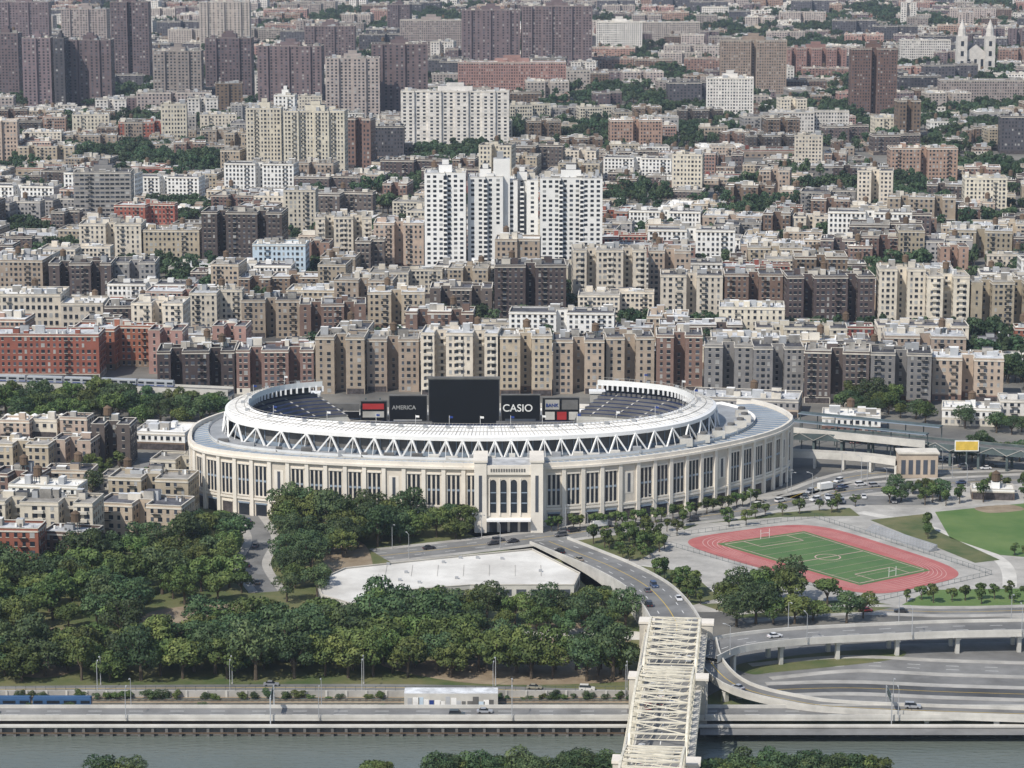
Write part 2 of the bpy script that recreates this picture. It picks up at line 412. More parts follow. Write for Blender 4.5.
for i in range(n):
    c=x0+4.5+wdt*(i+.5); hw=1.15
    mb.box(c-hw,c+hw,yf-.1,yf,7.5,19,'g0')
    pts=[(c+hw*math.cos(a),yf-.1,19+hw*math.sin(a)) for a in [math.pi*j/8 for j in range(9)]]
    mb.face(pts[::-1],'g0')
    mb.box(c-hw-.55,c-hw-.05,yf-.5,yf,6.5,20.5,'lime2'); 
    for z in (11,15): mb.box(c-hw,c+hw,yf-.18,yf-.1,z,z+.4,'bgrey')
    mb.box(c-hw-.3,c+hw+.3,yf-.1,yf,-.5,4.6,'g0')
mb.box(x0+4,x1-4,yf-4,yf-.003,4.9,5.5,'wmetal')
mb.obj('entrance_gate',stad)
N=180; ang=[2*math.pi*i/N for i in range(N+1)]
mb=MB()
def loft(fa,za,fb,zb,k,rng=ang,cond=None):
    for a,b in zip(rng[:-1],rng[1:]):
        if cond and not cond((a+b)/2): continue
        za0,za1=(za(a),za(b)) if callable(za) else (za,za); zb0,zb1=(zb(a),zb(b)) if callable(zb) else (zb,zb)
        pa,pb,qa,qb=fa(a),fa(b),fb(a),fb(b)
        mb.face([(*pa,za0),(*pb,za1),(*qb,zb1),(*qa,zb0)],k)
def lerpP(k): return lambda t:tuple(np.array(FP(t,-1))*(1-k)+np.array(KP(t,0))*k)
th=lambda t:round(fheight(t))-1.2
loft(lerpP(0),th,lerpP(.45),lambda t:th(t)+.8,'bgrey')
loft(lerpP(.45),lambda t:th(t)+.8,lerpP(.45),lambda t:th(t)+1.4,'concl')
loft(lerpP(.45),lambda t:th(t)+1.4,lerpP(1),lambda t:th(t)+1.5,'metal')
loft(lerpP(.45),lambda t:th(t)+2.4,lerpP(.47),lambda t:th(t)+1.4,'wmetal')
for i in range(0,N):
    a=ang[i]; p=lerpP(.02)(a);q=lerpP(.44)(a); mb.beam((*p,th(a)+.12),(*q,th(a)+.9),.2,'concl')
for d in list(range(196,345,7)):
    a=math.radians(d+R.uniform(-2,2)); p=lerpP(R.uniform(.55,.8))(a)
    if Fr(a)-Kr(a)>9:
        w_=R.uniform(1,2.6); mb.box(p[0]-w_,p[0]+w_,p[1]-1.3,p[1]+1.3,th(a)+1.3,th(a)+R.uniform(2.4,3.8),R.choice(['metal','concl','concd']))
for d in (336,342,348,354,0,6,12):
    a=math.radians(d); p=lerpP(.6)(a)
    mb.box(p[0]-2.4,p[0]+2.4,p[1]-2,p[1]+2,th(a)+1.2,th(a)+4.4,'concl','metal'); mb.cyl(p[0],p[1],th(a)+4.4,th(a)+5.2,1.5,1.5,'concd',12)
mb.obj('terrace_roof',stad)
mb=MB()
NC=168
rngC=[math.radians(TH1+(360-TH1+TH0)*i/NC) for i in range(NC+1)]
loft(lambda t:KP(t,-3.2),23.6,lambda t:KP(t,-3.2),31.2,'concd',rngC)
loft(lambda t:KP(t,-3.1),23.6,lambda t:KP(t,-3.1),25.4,'bgrey',rngC)
for a in rngC[::2]: mb.beam((*KP(a,-3),25.4),(*KP(a,-3),31),.35,'bgrey')
mb.obj('upper_concourse_wall',stad)
mb=MB()
for i in range(0,NC,4):
    a,b,c=rngC[i],rngC[i+2],rngC[i+4]
    p=KP(a,1.6);q=KP(b,.2);r=KP(c,1.6)
    mb.beam((*p,23.5),(*q,30.8),.6,'wmetal'); mb.beam((*q,30.8),(*r,23.5),.6,'wmetal')
    m_=KP(b,1.6); mb.beam((*p,23.7),(*m_,23.7),.45,'wmetal'); mb.beam((*m_,23.7),(*r,23.7),.45,'wmetal')
    mb.beam((*q,30.6),(*KP(b,-3.2),29.6),.3,'wmetal'); mb.beam((*q,30.8),(*KP(b,1.6),23.7),.22,'wmetal')
mb.obj('lattice_truss',stad)
mb=MB()
o=lambda k:(lambda t:KP(t,k))
loft(o(.3),30.5,o(.3),32.0,'wmetal',rngC); loft(o(.3),32.0,o(-1.0),32.5,'wmetal',rngC)
loft(o(-1.0),32.5,o(-8.6),34.4,'wmetal',rngC)
loft(o(-8.6),34.4,o(-9.2),34.7,'wmetal',rngC); loft(o(-9.2),34.7,o(-9.2),32.4,'wmetal',rngC); loft(o(.3),30.5,o(-9.2),32.4,'conc',rngC)
for i,a in enumerate(rngC):
    mb.beam((*KP(a,-1.0),32.58),(*KP(a,-8.6),34.48),.24,'conc' if i%4==0 else 'concl')
    mb.beam((*KP(a,-9.3),32.6),(*KP(a,-9.3),30.4),.8,'wmetal',.3)
for zz,off in ((33.25,-4),(34.1,-7.4)):
    for a,b in zip(rngC[:-1],rngC[1:]): mb.beam((*KP(a,off),zz+.1),(*KP(b,off),zz+.1),.22,'conc')
for i in range(0,NC):
    a=rngC[i]; b=rngC[i+1]; mb.beam((*KP(a,-8.5),34.4),(*KP(a,-8.5),35.6),.13,'conc'); mb.beam((*KP(a,-8.5),35.6),(*KP(b,-8.5),35.6),.12,'conc')
    if i%6==3: mb.box(KP(a,-7)[0]-.8,KP(a,-7)[0]+.8,KP(a,-7)[1]-.5,KP(a,-7)[1]+.5,34.0,35.0,'metal')
for a in (rngC[0],rngC[-1]):
    mb.face([(*KP(a,.3),30.5),(*KP(a,.3),32.0),(*KP(a,-1.0),32.5),(*KP(a,-8.6),34.4),(*KP(a,-9.2),34.7),(*KP(a,-9.2),32.4)],'wmetal')
mb.obj('canopy_roof_ring',stad)
mb=MB()
seatp=[(-4,29),(-22,21),(-22,17.5),(-27,15),(-27,12),(-38,3),(-38,1.2)]
for (oa,za),(ob,zb) in zip(seatp[:-1],seatp[1:]):
    kk='seat' if abs(oa-ob)>1 else 'concl'
    if kk=='seat':
        ns=7
        for s in range(ns):
            f0,f1=s/ns,(s+1)/ns
            r0,r1=oa+(ob-oa)*f0,oa+(ob-oa)*f1; z0,z1=za+(zb-za)*f0,za+(zb-za)*f1
            loft(o(r0),z0,o(r1),z0,'seat',rngC); loft(o(r1),z0,o(r1),z1,'concd',rngC)
    else: loft(o(oa),za,o(ob),zb,kk,rngC)
for i in range(0,NC,5):
    a=rngC[i]; mb.beam((*KP(a,-4),29.3),(*KP(a,-22),21.4),.7,'concl',.2)
rngO=[math.radians(TH0+(TH1-TH0)*i/60) for i in range(61)]
loft(o(0),15.6,o(-2),15.6,'concl',rngO); 
for s in range(8): loft(o(-2-s*2.4),15.5-s*1.5,o(-4.4-s*2.4),15.5-s*1.5,'seat',rngO); loft(o(-4.4-s*2.4),15.5-s*1.5,o(-4.4-s*2.4),14-s*1.5,'concd',rngO)
for a in (rngC[0],rngC[-1]):
    mb.face([(*KP(a,-3),29),(*KP(a,-22),21),(*KP(a,-38),3),(*KP(a,-38),0),(*KP(a,0),0),(*KP(a,0),25)],'conc')
mb.obj('seating_bowl',stad)
mb=MB(); mb.face([(*KP(a,-22),.3) for a in ang[:-1]],'turf')
mb.face([(-10+18*math.cos(a),1040+13*math.sin(a),.33) for a in ang[:-1:6]],'dirt'); mb.obj('playing_field',stad)
def txt(body,size,loc,k,parent):
    cu=bpy.data.curves.new('lettering','FONT'); cu.body=body; cu.size=size; cu.extrude=.05; cu.offset=.04
    cu.materials.append(M[k]); ob=bpy.data.objects.new('sign_lettering',cu); sc.collection.objects.link(ob)
    ob.location=loc; ob.rotation_euler=(math.pi/2,0,0); ob.parent=parent
mb=MB(); Y=1117
def board(xa,xb,za,zb,k,y=Y,fr='concd'):
    mb.box(xa,xb,y,y+1.6,za,zb,fr); mb.box(xa+.35,xb-.35,y-.12,y,za+.35,zb-.35,k)
board(-35.3,-5.2,12.5,33.4,'black'); mb.box(-35.6,-4.9,Y-.4,Y+2,33.4,34.2,'concd')
board(-52,-35.7,12,26.5,'black'); board(-4.8,12,12,26.8,'black'); board(-64,-52.6,15,24.2,'black'); board(12.6,28.5,13,25.6,'black')
for x,z,w,h,k in ((14,16,4,3.4,'concl'),(19,16,4,3.4,'signr'),(24,16,3.8,3.4,'concl'),(14,20.4,6,4.2,'conc'),(21,20.4,6.8,4.2,'concd'),(-63,20.5,9,2.4,'signr'),(-63,17,9,2.6,'conc'),(-50,14.5,12,1.6,'g2'),(-3,15,13,1.4,'g1')):
    mb.box(x,x+w,Y-.22,Y-.12,z,z+h,k)
mb.box(-78,-64.4,Y-1,Y,17,19.5,'black'); mb.box(-80,-64.3,Y-1.2,Y-.2,20,23,'concd')
for x in range(-62,28,6): mb.box(x,x+.6,Y+1.7,Y+2.3,0,25,'steel')
for x in range(-76,30,3): mb.beam((x,Y+2,15),(x,Y+2,17),.2,'wmetal')
mb.box(-80,34,Y+2.4,Y+4,12,17.2,'concl')
mb.obj('scoreboard',stad)
txt('CASIO',4.4,(-4.0,Y-.3,19.6),'roofw',stad); txt('BANK',2.0,(14.2,Y-.35,21.6),'signb',stad)
txt('AMERICA',2.4,(-50.6,Y-.3,20.5),'g2',stad)
mb=MB()
for i in range(6,NC,9):
    p=KP(rngC[i],-8.8); mb.beam((*p,35),(*p,38.6),.12,'wmetal'); mb.face([(*p,38.4),(p[0]+1.4,p[1],38.3),(p[0]+1.4,p[1],37.5),(*p,37.6)],'signb' if i%2 else 'roofw')
mb.obj('flag_poles',stad)
mb=MB()
for x,y in ((-84,1116),(36,1120)):
    mb.box(x-3,x+3,y-2,y+3,0,27,'conc'); mb.box(x-3.4,x+3.4,y-2.4,y+3.4,27,28,'wmetal')
mb.obj('stair_towers',stad)
STADPOLY=[FP(a,7) for a in ang[:-1:3]]
# ---------------- buildings
def foot(w,d,kind,rng):
    if kind in('U','E'):
        n=1 if kind=='U' else max(1,int(w/17)); nw=min(5.5,w/(n*3.2)); nd=min(d*.5,9)
        P_=[(-w/2,0)]
        for i in range(n):
            c=-w/2+w*(i+.5)/n; P_+=[(c-nw/2,0),(c-nw/2,nd),(c+nw/2,nd),(c+nw/2,0)]
        P_+=[(w/2,0),(w/2,d)]
        for i in range(n)[::-1]:
            c=-w/2+w*(i+.5)/n; P_+=[(c+nw/2,d),(c+nw/2,d-nd*.4),(c-nw/2,d-nd*.4),(c-nw/2,d)]
        P_+=[(-w/2,d)]
        return P_,nd
    if kind=='X':
        n=max(2,int(w/11)); P_=[]
        for i in range(n):
            a=-w/2+w*i/n; b=-w/2+w*(i+1)/n; y=0 if i%2==0 else 2.2
            P_+=[(a,y),(b,y)]
        P_+=[(w/2,d),(-w/2,d)]
        return P_,2.2
    if kind=='L':
        return [(-w/2,0),(w*.05,0),(w*.05,d*.55),(w/2,d*.55),(w/2,d),(-w/2,d)],d*.55
    return [(-w/2,0),(w/2,0),(w/2,d),(-w/2,d)],0
def bmesh_building(name,w,d,h,kind,wall,roof,rng,sp=2.7,ww=1.15,wh=1.65,fh=3.1,sill=True,band=None,balc=False,top=True):
    mb=MB(); poly,nd=foot(w,d,kind,rng)
    ns=max(1,round(h/fh)); fh=h/ns
    K=len(poly); base2=rng.choice([None,None,'trim','brown','tan']) if h<30 else None
    for i in range(K):
        a=poly[i];b=poly[(i+1)%K]; L=math.dist(a,b)
        if L<.5: continue
        t=((b[0]-a[0])/L,(b[1]-a[1])/L); n=(t[1],-t[0]); c=((a[0]+b[0])/2,(a[1]+b[1])/2)
        mb.face([(*a,-1),(*b,-1),(*b,h+.9),(*a,h+.9)],wall)
        mb.obox(c,t,n,L/2,-.35,.12,h+.9,h+1.1,'trim')
        if L>6 and top: mb.obox(c,t,n,L/2-.05,0,.22,h-.45,h+.1,'trim')
        if base2 and L>3: mb.face([(a[0]+n[0]*.03,a[1]+n[1]*.03,-1),(b[0]+n[0]*.03,b[1]+n[1]*.03,-1),(b[0]+n[0]*.03,b[1]+n[1]*.03,fh),(a[0]+n[0]*.03,a[1]+n[1]*.03,fh)],base2)
        nw=int((L-.9)/sp)
        if nw<1: continue
        front=n[1]<-.5
        for k in range(ns):
            z=k*fh+.95
            if k==0 and front and L>6 and rng.random()<.5:
                mb.obox(c,t,n,L/2-.4,0,.12,.2,2.7,'shop'); continue
            if band and k%band==0 and k>0 and L>5: mb.obox(c,t,n,L/2-.02,0,.09,k*fh-.12,k*fh+.12,'trim')
            for j in range(nw):
                s=(j-(nw-1)/2)*(L-1.4)/max(nw,1)
                if rng.random()<.04: continue
                cx_,cy_=c[0]+t[0]*s+n[0]*.05,c[1]+t[1]*s+n[1]*.05
                g='g0' if rng.random()<.72 else ('g1' if rng.random()<.7 else 'g2')
                hw=ww/2*(1.5 if (j%4==1 and ww<1.5) else 1)
                mb.face([(cx_-t[0]*hw,cy_-t[1]*hw,z),(cx_+t[0]*hw,cy_+t[1]*hw,z),(cx_+t[0]*hw,cy_+t[1]*hw,z+wh),(cx_-t[0]*hw,cy_-t[1]*hw,z+wh)],g)
                if sill:
                    e=.12
                    mb.face([(cx_-t[0]*(hw+.1)+n[0]*e,cy_-t[1]*(hw+.1)+n[1]*e,z-.22),(cx_+t[0]*(hw+.1)+n[0]*e,cy_+t[1]*(hw+.1)+n[1]*e,z-.22),(cx_+t[0]*(hw+.1)+n[0]*e,cy_+t[1]*(hw+.1)+n[1]*e,z),(cx_-t[0]*(hw+.1)+n[0]*e,cy_-t[1]*(hw+.1)+n[1]*e,z)],'trim')
            if balc and front and L>5 and k>0:
                q=max(1,int(L/9))
                for j in range(q):
                    s=(j-(q-1)/2)*L/q; cc=(c[0]+t[0]*s,c[1]+t[1]*s)
                    mb.obox(cc,t,n,1.7,.05,1.2,k*fh-.1,k*fh+.9,'trim')
        if sill and front and L>10 and not balc and ns>=3:
            s=L*.22*rng.choice([-1,1]); cc=(c[0]+t[0]*s,c[1]+t[1]*s)
            for k in range(1,ns): mb.obox(cc,t,n,1.5,.05,1.1,k*fh+.55,k*fh+.68,'tyre'); mb.obox(cc,t,n,1.5,1.02,1.1,k*fh+1.3,k*fh+1.4,'tyre')
    mb.face([(x,y,h) for x,y in poly],roof)
    area=w*d; y0=nd+2.5
    cnt=max(1,min(10,int(area/90)))
    for _ in range(cnt):
        x=rng.uniform(-w/2+2.5,w/2-2.5); y=rng.uniform(min(y0,d-3),d-2.5); a=rng.uniform(1,2.6); b=rng.uniform(1,2); hh=rng.uniform(1.4,3.8)
        mb.box(x-a,x+a,y-b,y+b,h+.01,h+hh,rng.choice([wall,'metal','trim','rooft']),rng.choice(['roofs','roofd','roofw']))
    for _ in range(cnt*2):
        x=rng.uniform(-w/2+1,w/2-1); y=rng.uniform(min(y0,d-3),d-1.2); mb.box(x-.35,x+.35,y-.35,y+.35,h+.01,h+rng.uniform(.7,1.8),rng.choice(['metal','concd','roofw']))
    if rng.random()<.45 and w>14:
        x=rng.uniform(-w/3,w/3);y=d*.65
        for sx in(-1,1):
            for sy in(-1,1): mb.beam((x+sx,y+sy,h),(x+sx,y+sy,h+3),.25,'steel')
        mb.cyl(x,y,h+3,h+6,1.8,1.7,'wood',10); mb.cyl(x,y,h+6,h+7.2,1.9,.1,'wood',10,False)
    if h>36: mb.box(-w*.16,w*.16,d*.35,d*.8,h+.02,h+5,wall,'roofd'); mb.box(-w*.08,w*.08,d*.45,d*.7,h+5,h+8,wall,'roofd')
    return mb.mesh(name)
OCC=[]
def place(name,u0,u1,vb,vt,d,wall,kind='R',roof='roofs',rot=0,**kw):
    xa,y=S(u0,vb);xb,_=S(u1,vb); w=xb-xa; h=max(3,hgt(y,vt)-1)
    rr=random.Random(int(u0*7+vb*13))
    far=y>2300
    me=bmesh_building(name,w,d,h,kind,wall,roof,rr,sill=(not far),**kw)
    put(name,me,((xa+xb)/2,y,0),math.radians(rot)); OCC.append(((xa+xb)/2,y,w/2,d))
HB=[
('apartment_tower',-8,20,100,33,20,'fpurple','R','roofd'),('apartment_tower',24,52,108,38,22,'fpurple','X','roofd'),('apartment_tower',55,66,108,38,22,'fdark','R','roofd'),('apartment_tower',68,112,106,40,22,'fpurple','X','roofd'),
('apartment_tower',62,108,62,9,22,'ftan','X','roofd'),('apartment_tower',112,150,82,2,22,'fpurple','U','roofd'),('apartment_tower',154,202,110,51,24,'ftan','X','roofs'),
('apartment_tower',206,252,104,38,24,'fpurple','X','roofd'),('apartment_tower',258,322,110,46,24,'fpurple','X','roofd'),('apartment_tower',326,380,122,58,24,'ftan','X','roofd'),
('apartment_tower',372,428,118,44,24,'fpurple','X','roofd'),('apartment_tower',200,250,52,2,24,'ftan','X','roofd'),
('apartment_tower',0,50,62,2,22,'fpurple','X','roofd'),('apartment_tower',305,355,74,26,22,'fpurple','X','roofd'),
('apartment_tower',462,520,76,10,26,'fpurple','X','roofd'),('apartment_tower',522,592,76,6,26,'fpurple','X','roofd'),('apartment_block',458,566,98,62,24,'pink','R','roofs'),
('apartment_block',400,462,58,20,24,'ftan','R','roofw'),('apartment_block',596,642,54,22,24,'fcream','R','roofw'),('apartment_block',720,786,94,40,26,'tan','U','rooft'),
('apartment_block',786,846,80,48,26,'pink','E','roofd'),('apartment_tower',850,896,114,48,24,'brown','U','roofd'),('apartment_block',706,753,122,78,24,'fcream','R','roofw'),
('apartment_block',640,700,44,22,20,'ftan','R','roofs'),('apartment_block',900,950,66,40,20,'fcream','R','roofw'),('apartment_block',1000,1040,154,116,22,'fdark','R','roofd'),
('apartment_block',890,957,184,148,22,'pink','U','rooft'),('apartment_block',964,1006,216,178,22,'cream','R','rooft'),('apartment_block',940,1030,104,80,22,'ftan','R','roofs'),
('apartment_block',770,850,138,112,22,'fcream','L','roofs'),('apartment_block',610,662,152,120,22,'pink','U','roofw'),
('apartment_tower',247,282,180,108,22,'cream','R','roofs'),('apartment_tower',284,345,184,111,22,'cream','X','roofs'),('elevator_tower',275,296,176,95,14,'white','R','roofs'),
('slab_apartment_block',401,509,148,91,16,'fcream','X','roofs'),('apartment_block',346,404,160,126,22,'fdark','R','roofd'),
('office_block',75,132,230,172,24,'grey','R','roofd'),('apartment_block',80,142,268,224,24,'cream','U','rooft'),('apartment_block',144,200,268,230,24,'tan','R','rooft'),('apartment_block',202,283,270,212,26,'dark','E','roofd'),
('apartment_block',284,316,240,190,22,'cream','R','roofs'),('apartment_block',316,372,268,217,24,'cream','E','rooft'),('apartment_block',374,424,270,223,24,'tan','E','roofs'),
('school_building',253,306,284,244,20,'blue','R','roofw'),('apartment_block',-10,44,304,260,24,'tan','R','roofs'),('apartment_block',50,112,306,263,24,'dark','E','roofd'),('apartment_block',114,156,302,262,22,'grey','U','roofd'),
('courthouse_block',-10,62,342,294,26,'cream','R','roofw'),('courthouse_block',62,104,344,303,24,'cream','R','roofw'),('brick_hall',-12,100,380,334,20,'red','R','roofs'),
('apartment_block',132,184,352,303,22,'cream','U','rooft'),('apartment_block',106,132,350,306,22,'dark','R','roofd'),('apartment_block',190,240,340,293,22,'cream','L','roofs'),('apartment_block',242,300,338,300,22,'tan','U','roofd'),
('apartment_block',158,235,394,351,22,'dark','E','roofd'),('apartment_block',237,314,394,350,22,'brown','E','roofd'),
('apartment_block',316,365,394,337,22,'tan','E','rooft'),('apartment_block',367,419,392,339,22,'tan','E','rooft'),('apartment_block',421,498,396,333,22,'cream','E','roofs'),('apartment_block',500,552,396,336,22,'tan','E','rooft'),('apartment_block',553,604,394,340,22,'tan','E','roofd'),
('apartment_block',606,654,392,337,22,'tan','E','roofd'),('apartment_block',656,702,392,335,22,'brown','E','roofd'),('apartment_block',704,752,396,345,22,'grey','E','rooft'),('apartment_block',753,803,398,347,22,'grey','U','roofd'),
('apartment_block',804,868,404,351,22,'dark','E','rooft'),('apartment_block',870,930,406,353,22,'grey','E','roofd'),('apartment_block',932,1002,402,358,22,'tan','E','roofs'),
('apartment_block',495,566,324,265,24,'dark','U','roofd'),('apartment_tower',573,646,314,250,24,'cream','E','rooft'),('apartment_block',648,690,308,251,24,'tan','U','rooft'),('apartment_block',660,722,328,275,22,'cream','U','roofd'),
('apartment_block',724,782,328,274,22,'brown','E','roofd'),('apartment_block',786,874,332,276,22,'dark','E','roofd'),('apartment_block',878,924,334,269,22,'cream','U','rooft'),('apartment_block',926,968,336,276,22,'cream','E','rooft'),('apartment_block',970,1034,336,282,22,'tan','E','rooft'),
('apartment_block',300,366,342,304,22,'brown','E','roofd'),('apartment_block',368,425,330,292,22,'tan','E','roofs'),('apartment_block',430,492,320,288,22,'dark','E','roofd'),
('parking_garage',690,798,416,398,22,'grey','R','roofs'),('warehouse',822,880,434,416,18,'white','R','roofw'),('warehouse',942,1000,426,408,16,'white','R','roofw'),('warehouse',1000,1050,422,400,16,'fcream','R','roofs'),
('apartment_block',-14,95,552,502,16,'cream','E','rooft'),('brick_house',8,80,520,485,12,'white','R','roofw'),('brick_house',-14,40,575,528,12,'red','R','roofs'),('brick_house',42,94,566,532,12,'brown','R','roofs'),
('apartment_block',96,184,540,504,16,'tan','E','roofd'),('apartment_block',108,190,518,478,16,'tan','E','rooft'),('apartment_block',150,216,500,460,16,'cream','U','rooft'),('apartment_block',52,92,472,440,14,'tan','U','roofd'),
('apartment_block',92,131,466,424,14,'dark','U','roofd'),('apartment_block',-10,50,476,444,14,'tan','E','rooft'),('apartment_block',-10,40,500,474,14,'brown','U','roofd'),('brick_house',44,92,492,470,12,'tan','R','roofd'),
('warehouse',132,186,450,432,22,'white','R','roofw'),('warehouse',100,150,490,476,12,'grey','R','roofs'),
('brick_house',0,30,440,420,10,'tan','R','roofw'),('brick_house',32,58,438,419,10,'cream','R','roofs'),('brick_house',60,88,440,417,10,'tan','R','roofd'),
('rail_station_house',972,1014,500,489,10,'white','R','roofw'),
]
for b in HB:
    kw={}
    if b[0]=='slab_apartment_block': kw=dict(sp=4.2,ww=2.4,wh=1.6,band=1)
    if 'tower' in b[0] and b[6].startswith('f'): kw=dict(sp=3.6,ww=1.9,wh=1.7,top=False)
    if b[0]=='office_block': kw=dict(sp=3.4,ww=2.6,wh=1.5,band=1)
    if b[0].startswith('courthouse'): kw=dict(sp=3.0,ww=1.7,wh=2.2,fh=4.2)
    if b[6]=='cream' and b[7]=='E': kw=dict(balc=True,ww=1.3)
    place(*b[:9],rot=R.uniform(-5,3) if b[3]<400 else R.uniform(-12,-4),**kw)
for u in range(6,92,9):
    mb=MB(); x,y=S(u,434); z=hgt(y,419)-1
    for k,(r0,r1,a,b) in enumerate(((2.2,2.0,0,.8),(2.0,1.4,.8,1.7),(1.4,.3,1.7,2.3))): mb.cyl(0,0,a,b,r0,r1,'roofw',10,k==2)
    mb.obj('roof_dome',None,(x,y+6,z))
def towers():
    par=empty('white_residential_towers')
    for (u0,u1,vb,vt,k) in ((425,466,280,173,'X'),(468,503,278,177,'X'),(506,538,276,180,'U'),(540,602,280,178,'X')):
        xa,y=S(u0,vb);xb,_=S(u1,vb);h=hgt(y,vt)-1
        me=bmesh_building('tower_wing',xb-xa,24,h,k,'white','roofs',random.Random(u0),sp=3.3,ww=2.0,wh=1.55,fh=2.85,sill=False,top=False)
        put('tower_wing',me,((xa+xb)/2,y,0),0,parent=par); OCC.append(((xa+xb)/2,y-30,(xb-xa)/2,70))
        mb=MB(); w=xb-xa
        for i in range(1,max(2,int(w/11))):
            x=-w/2+w*i/max(2,int(w/11)); mb.box(x-.9,x+.9,-.5,2.6,0,h-.5,'g0')
            for z in np.arange(2.85,h-2,2.85): mb.box(x-1.2,x+1.2,-1.1,-.5,z,z+1.0,'white')
        mb.obj('balcony_stack',par,((xa+xb)/2,y,0))
    xa,y=S(500,278); h=hgt(y,160); mb=MB(); mb.box(xa-4,xa+6,y+6,y+14,0,h,'white','roofs'); mb.box(xa-2,xa+2,y+8,y+12,h,h+4,'metal'); mb.obj('lift_core',par)
towers()
def church():
    par=empty('church'); x,y=S(975,74); mb=MB()
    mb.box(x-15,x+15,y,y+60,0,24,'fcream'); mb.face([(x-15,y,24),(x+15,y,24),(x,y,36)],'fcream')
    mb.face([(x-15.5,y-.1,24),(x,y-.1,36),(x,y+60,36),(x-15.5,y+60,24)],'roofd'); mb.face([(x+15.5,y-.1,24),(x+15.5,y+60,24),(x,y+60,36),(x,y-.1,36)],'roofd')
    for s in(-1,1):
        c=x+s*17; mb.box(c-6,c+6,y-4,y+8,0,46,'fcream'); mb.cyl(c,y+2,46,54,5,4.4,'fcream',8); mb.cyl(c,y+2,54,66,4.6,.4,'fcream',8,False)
        for z in (10,22,34): mb.box(c-1.8,c+1.8,y-4.2,y-4,z,z+6,'g0')
    for k in(-1,0,1): mb.box(x+k*8-1.6,x+k*8+1.6,y-.2,y,6,18,'g0')
    mb.obj('nave_and_towers',par); OCC.append((x,y,30,60))
church()
# ---------------- green clearings (small parks between blocks)
rf=random.Random(5)
CLR=[]
def clr(u,v,du,dv):
    x,y0=S(u,v+dv); _,y1=S(u,v-dv); ym=(y0+y1)/2
    CLR.append((x*ym/y0,ym,abs(S(u+du,v)[0]-S(u,v)[0]),(y1-y0)/2))
for c in ((450,160,48,9),(405,140,8,4),(598,98,34,8),(640,104,36,8),(560,112,30,7),(665,80,26,9),(640,64,22,8),(345,214,28,7),(392,196,26,10),(418,204,8,8),(318,24,30,9),(268,14,14,6),(380,34,16,8),(136,94,14,8),
  (700,228,34,5),(650,226,22,5),(752,218,30,5),(620,236,24,4),(30,264,36,5),(18,300,16,4),(20,44,14,5),(672,34,22,7),(726,32,16,7),(980,96,26,6),(160,192,22,5),(985,292,20,4),(875,14,30,5),(930,24,24,6),(820,30,20,6),(690,146,30,5),(735,120,12,5),
  (140,196,14,3),(905,120,20,5),(455,28,20,6),(60,130,30,5),(210,126,20,5),(930,200,26,4),(850,240,24,4),(560,40,12,6),(1005,60,16,6),(240,88,10,6),(610,130,30,5),(700,100,20,5),(540,140,20,5)): clr(*c)
for _ in range(120):
    y=rf.uniform(1450,5200); CLR.append((rf.uniform(-.2,.2)*y,y,rf.uniform(12,40)*(1+y/6000),rf.uniform(22,58)*y/2200))
def inclr(x,y):
    return any(((x-a)/c)**2+((y-b)/d)**2<1 for a,b,c,d in CLR)
# ---------------- prototype stock
PR={'mid':[],'low':[],'tow':[],'ware':[],'fmid':[],'flow':[],'ftow':[]}
rp=random.Random(11)
walls=['cream','tan','tan','brown','brown','dark','dark','red','grey','pink','tan','cream','dark','tan','white']
roofs=['roofs','roofd','rooft','roofd','roofs','rooft','roofw']
for i in range(30): PR['mid'].append((bmesh_building('apartment_house',w:=rp.uniform(16,56),d:=rp.uniform(17,26),rp.choice([4,5,5,6,6,7])*3.05,rp.choice(['E','E','U','R','L']),walls[i%15],rp.choice(roofs),rp,sp=rp.choice([2.4,2.7,3.1]),ww=rp.choice([1.05,1.2,1.5])),w,d))
for i in range(18): PR['low'].append((bmesh_building('row_house',w:=rp.uniform(8,30),d:=rp.uniform(12,20),rp.choice([2,2,3,3,4])*3.05,rp.choice(['R','R','L']),rp.choice(walls),rp.choice(roofs),rp),w,d))
for i in range(5): PR['tow'].append((bmesh_building('apartment_high_rise',w:=rp.uniform(20,36),d:=rp.uniform(17,22),rp.choice([9,11,12])*2.95,rp.choice(['X','U','R']),['cream','tan','brown','grey','cream'][i],rp.choice(roofs),rp,sill=False),w,d))
for i in range(7): PR['ware'].append((bmesh_building('low_warehouse',w:=rp.uniform(30,70),d:=rp.uniform(24,44),rp.choice([5,7,9]),'R',rp.choice(['grey','tan','white','red']),['roofw','roofs','roofd','roofw','rooft','roofw','roofs'][i],rp,sp=5,ww=2.5,wh=1.6,sill=False,fh=4.5),w,d))
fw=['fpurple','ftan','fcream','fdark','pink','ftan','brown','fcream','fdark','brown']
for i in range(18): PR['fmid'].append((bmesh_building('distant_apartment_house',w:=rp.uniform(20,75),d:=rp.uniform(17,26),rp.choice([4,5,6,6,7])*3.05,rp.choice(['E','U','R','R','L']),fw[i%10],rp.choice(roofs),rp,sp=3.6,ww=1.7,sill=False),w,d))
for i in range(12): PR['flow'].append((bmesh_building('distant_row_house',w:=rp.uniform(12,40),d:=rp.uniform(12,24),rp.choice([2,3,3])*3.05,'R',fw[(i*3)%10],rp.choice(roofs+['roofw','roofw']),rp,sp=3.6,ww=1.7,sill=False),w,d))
for i in range(6): PR['ftow'].append((bmesh_building('distant_tower',w:=rp.uniform(22,40),d:=rp.uniform(17,22),rp.choice([12,14,17])*2.95,rp.choice(['X','U']),['fpurple','fpurple','ftan','fcream','brown','fcream'][i],'roofd',rp,sp=3.8,ww=1.9,sill=False,top=False),w,d))
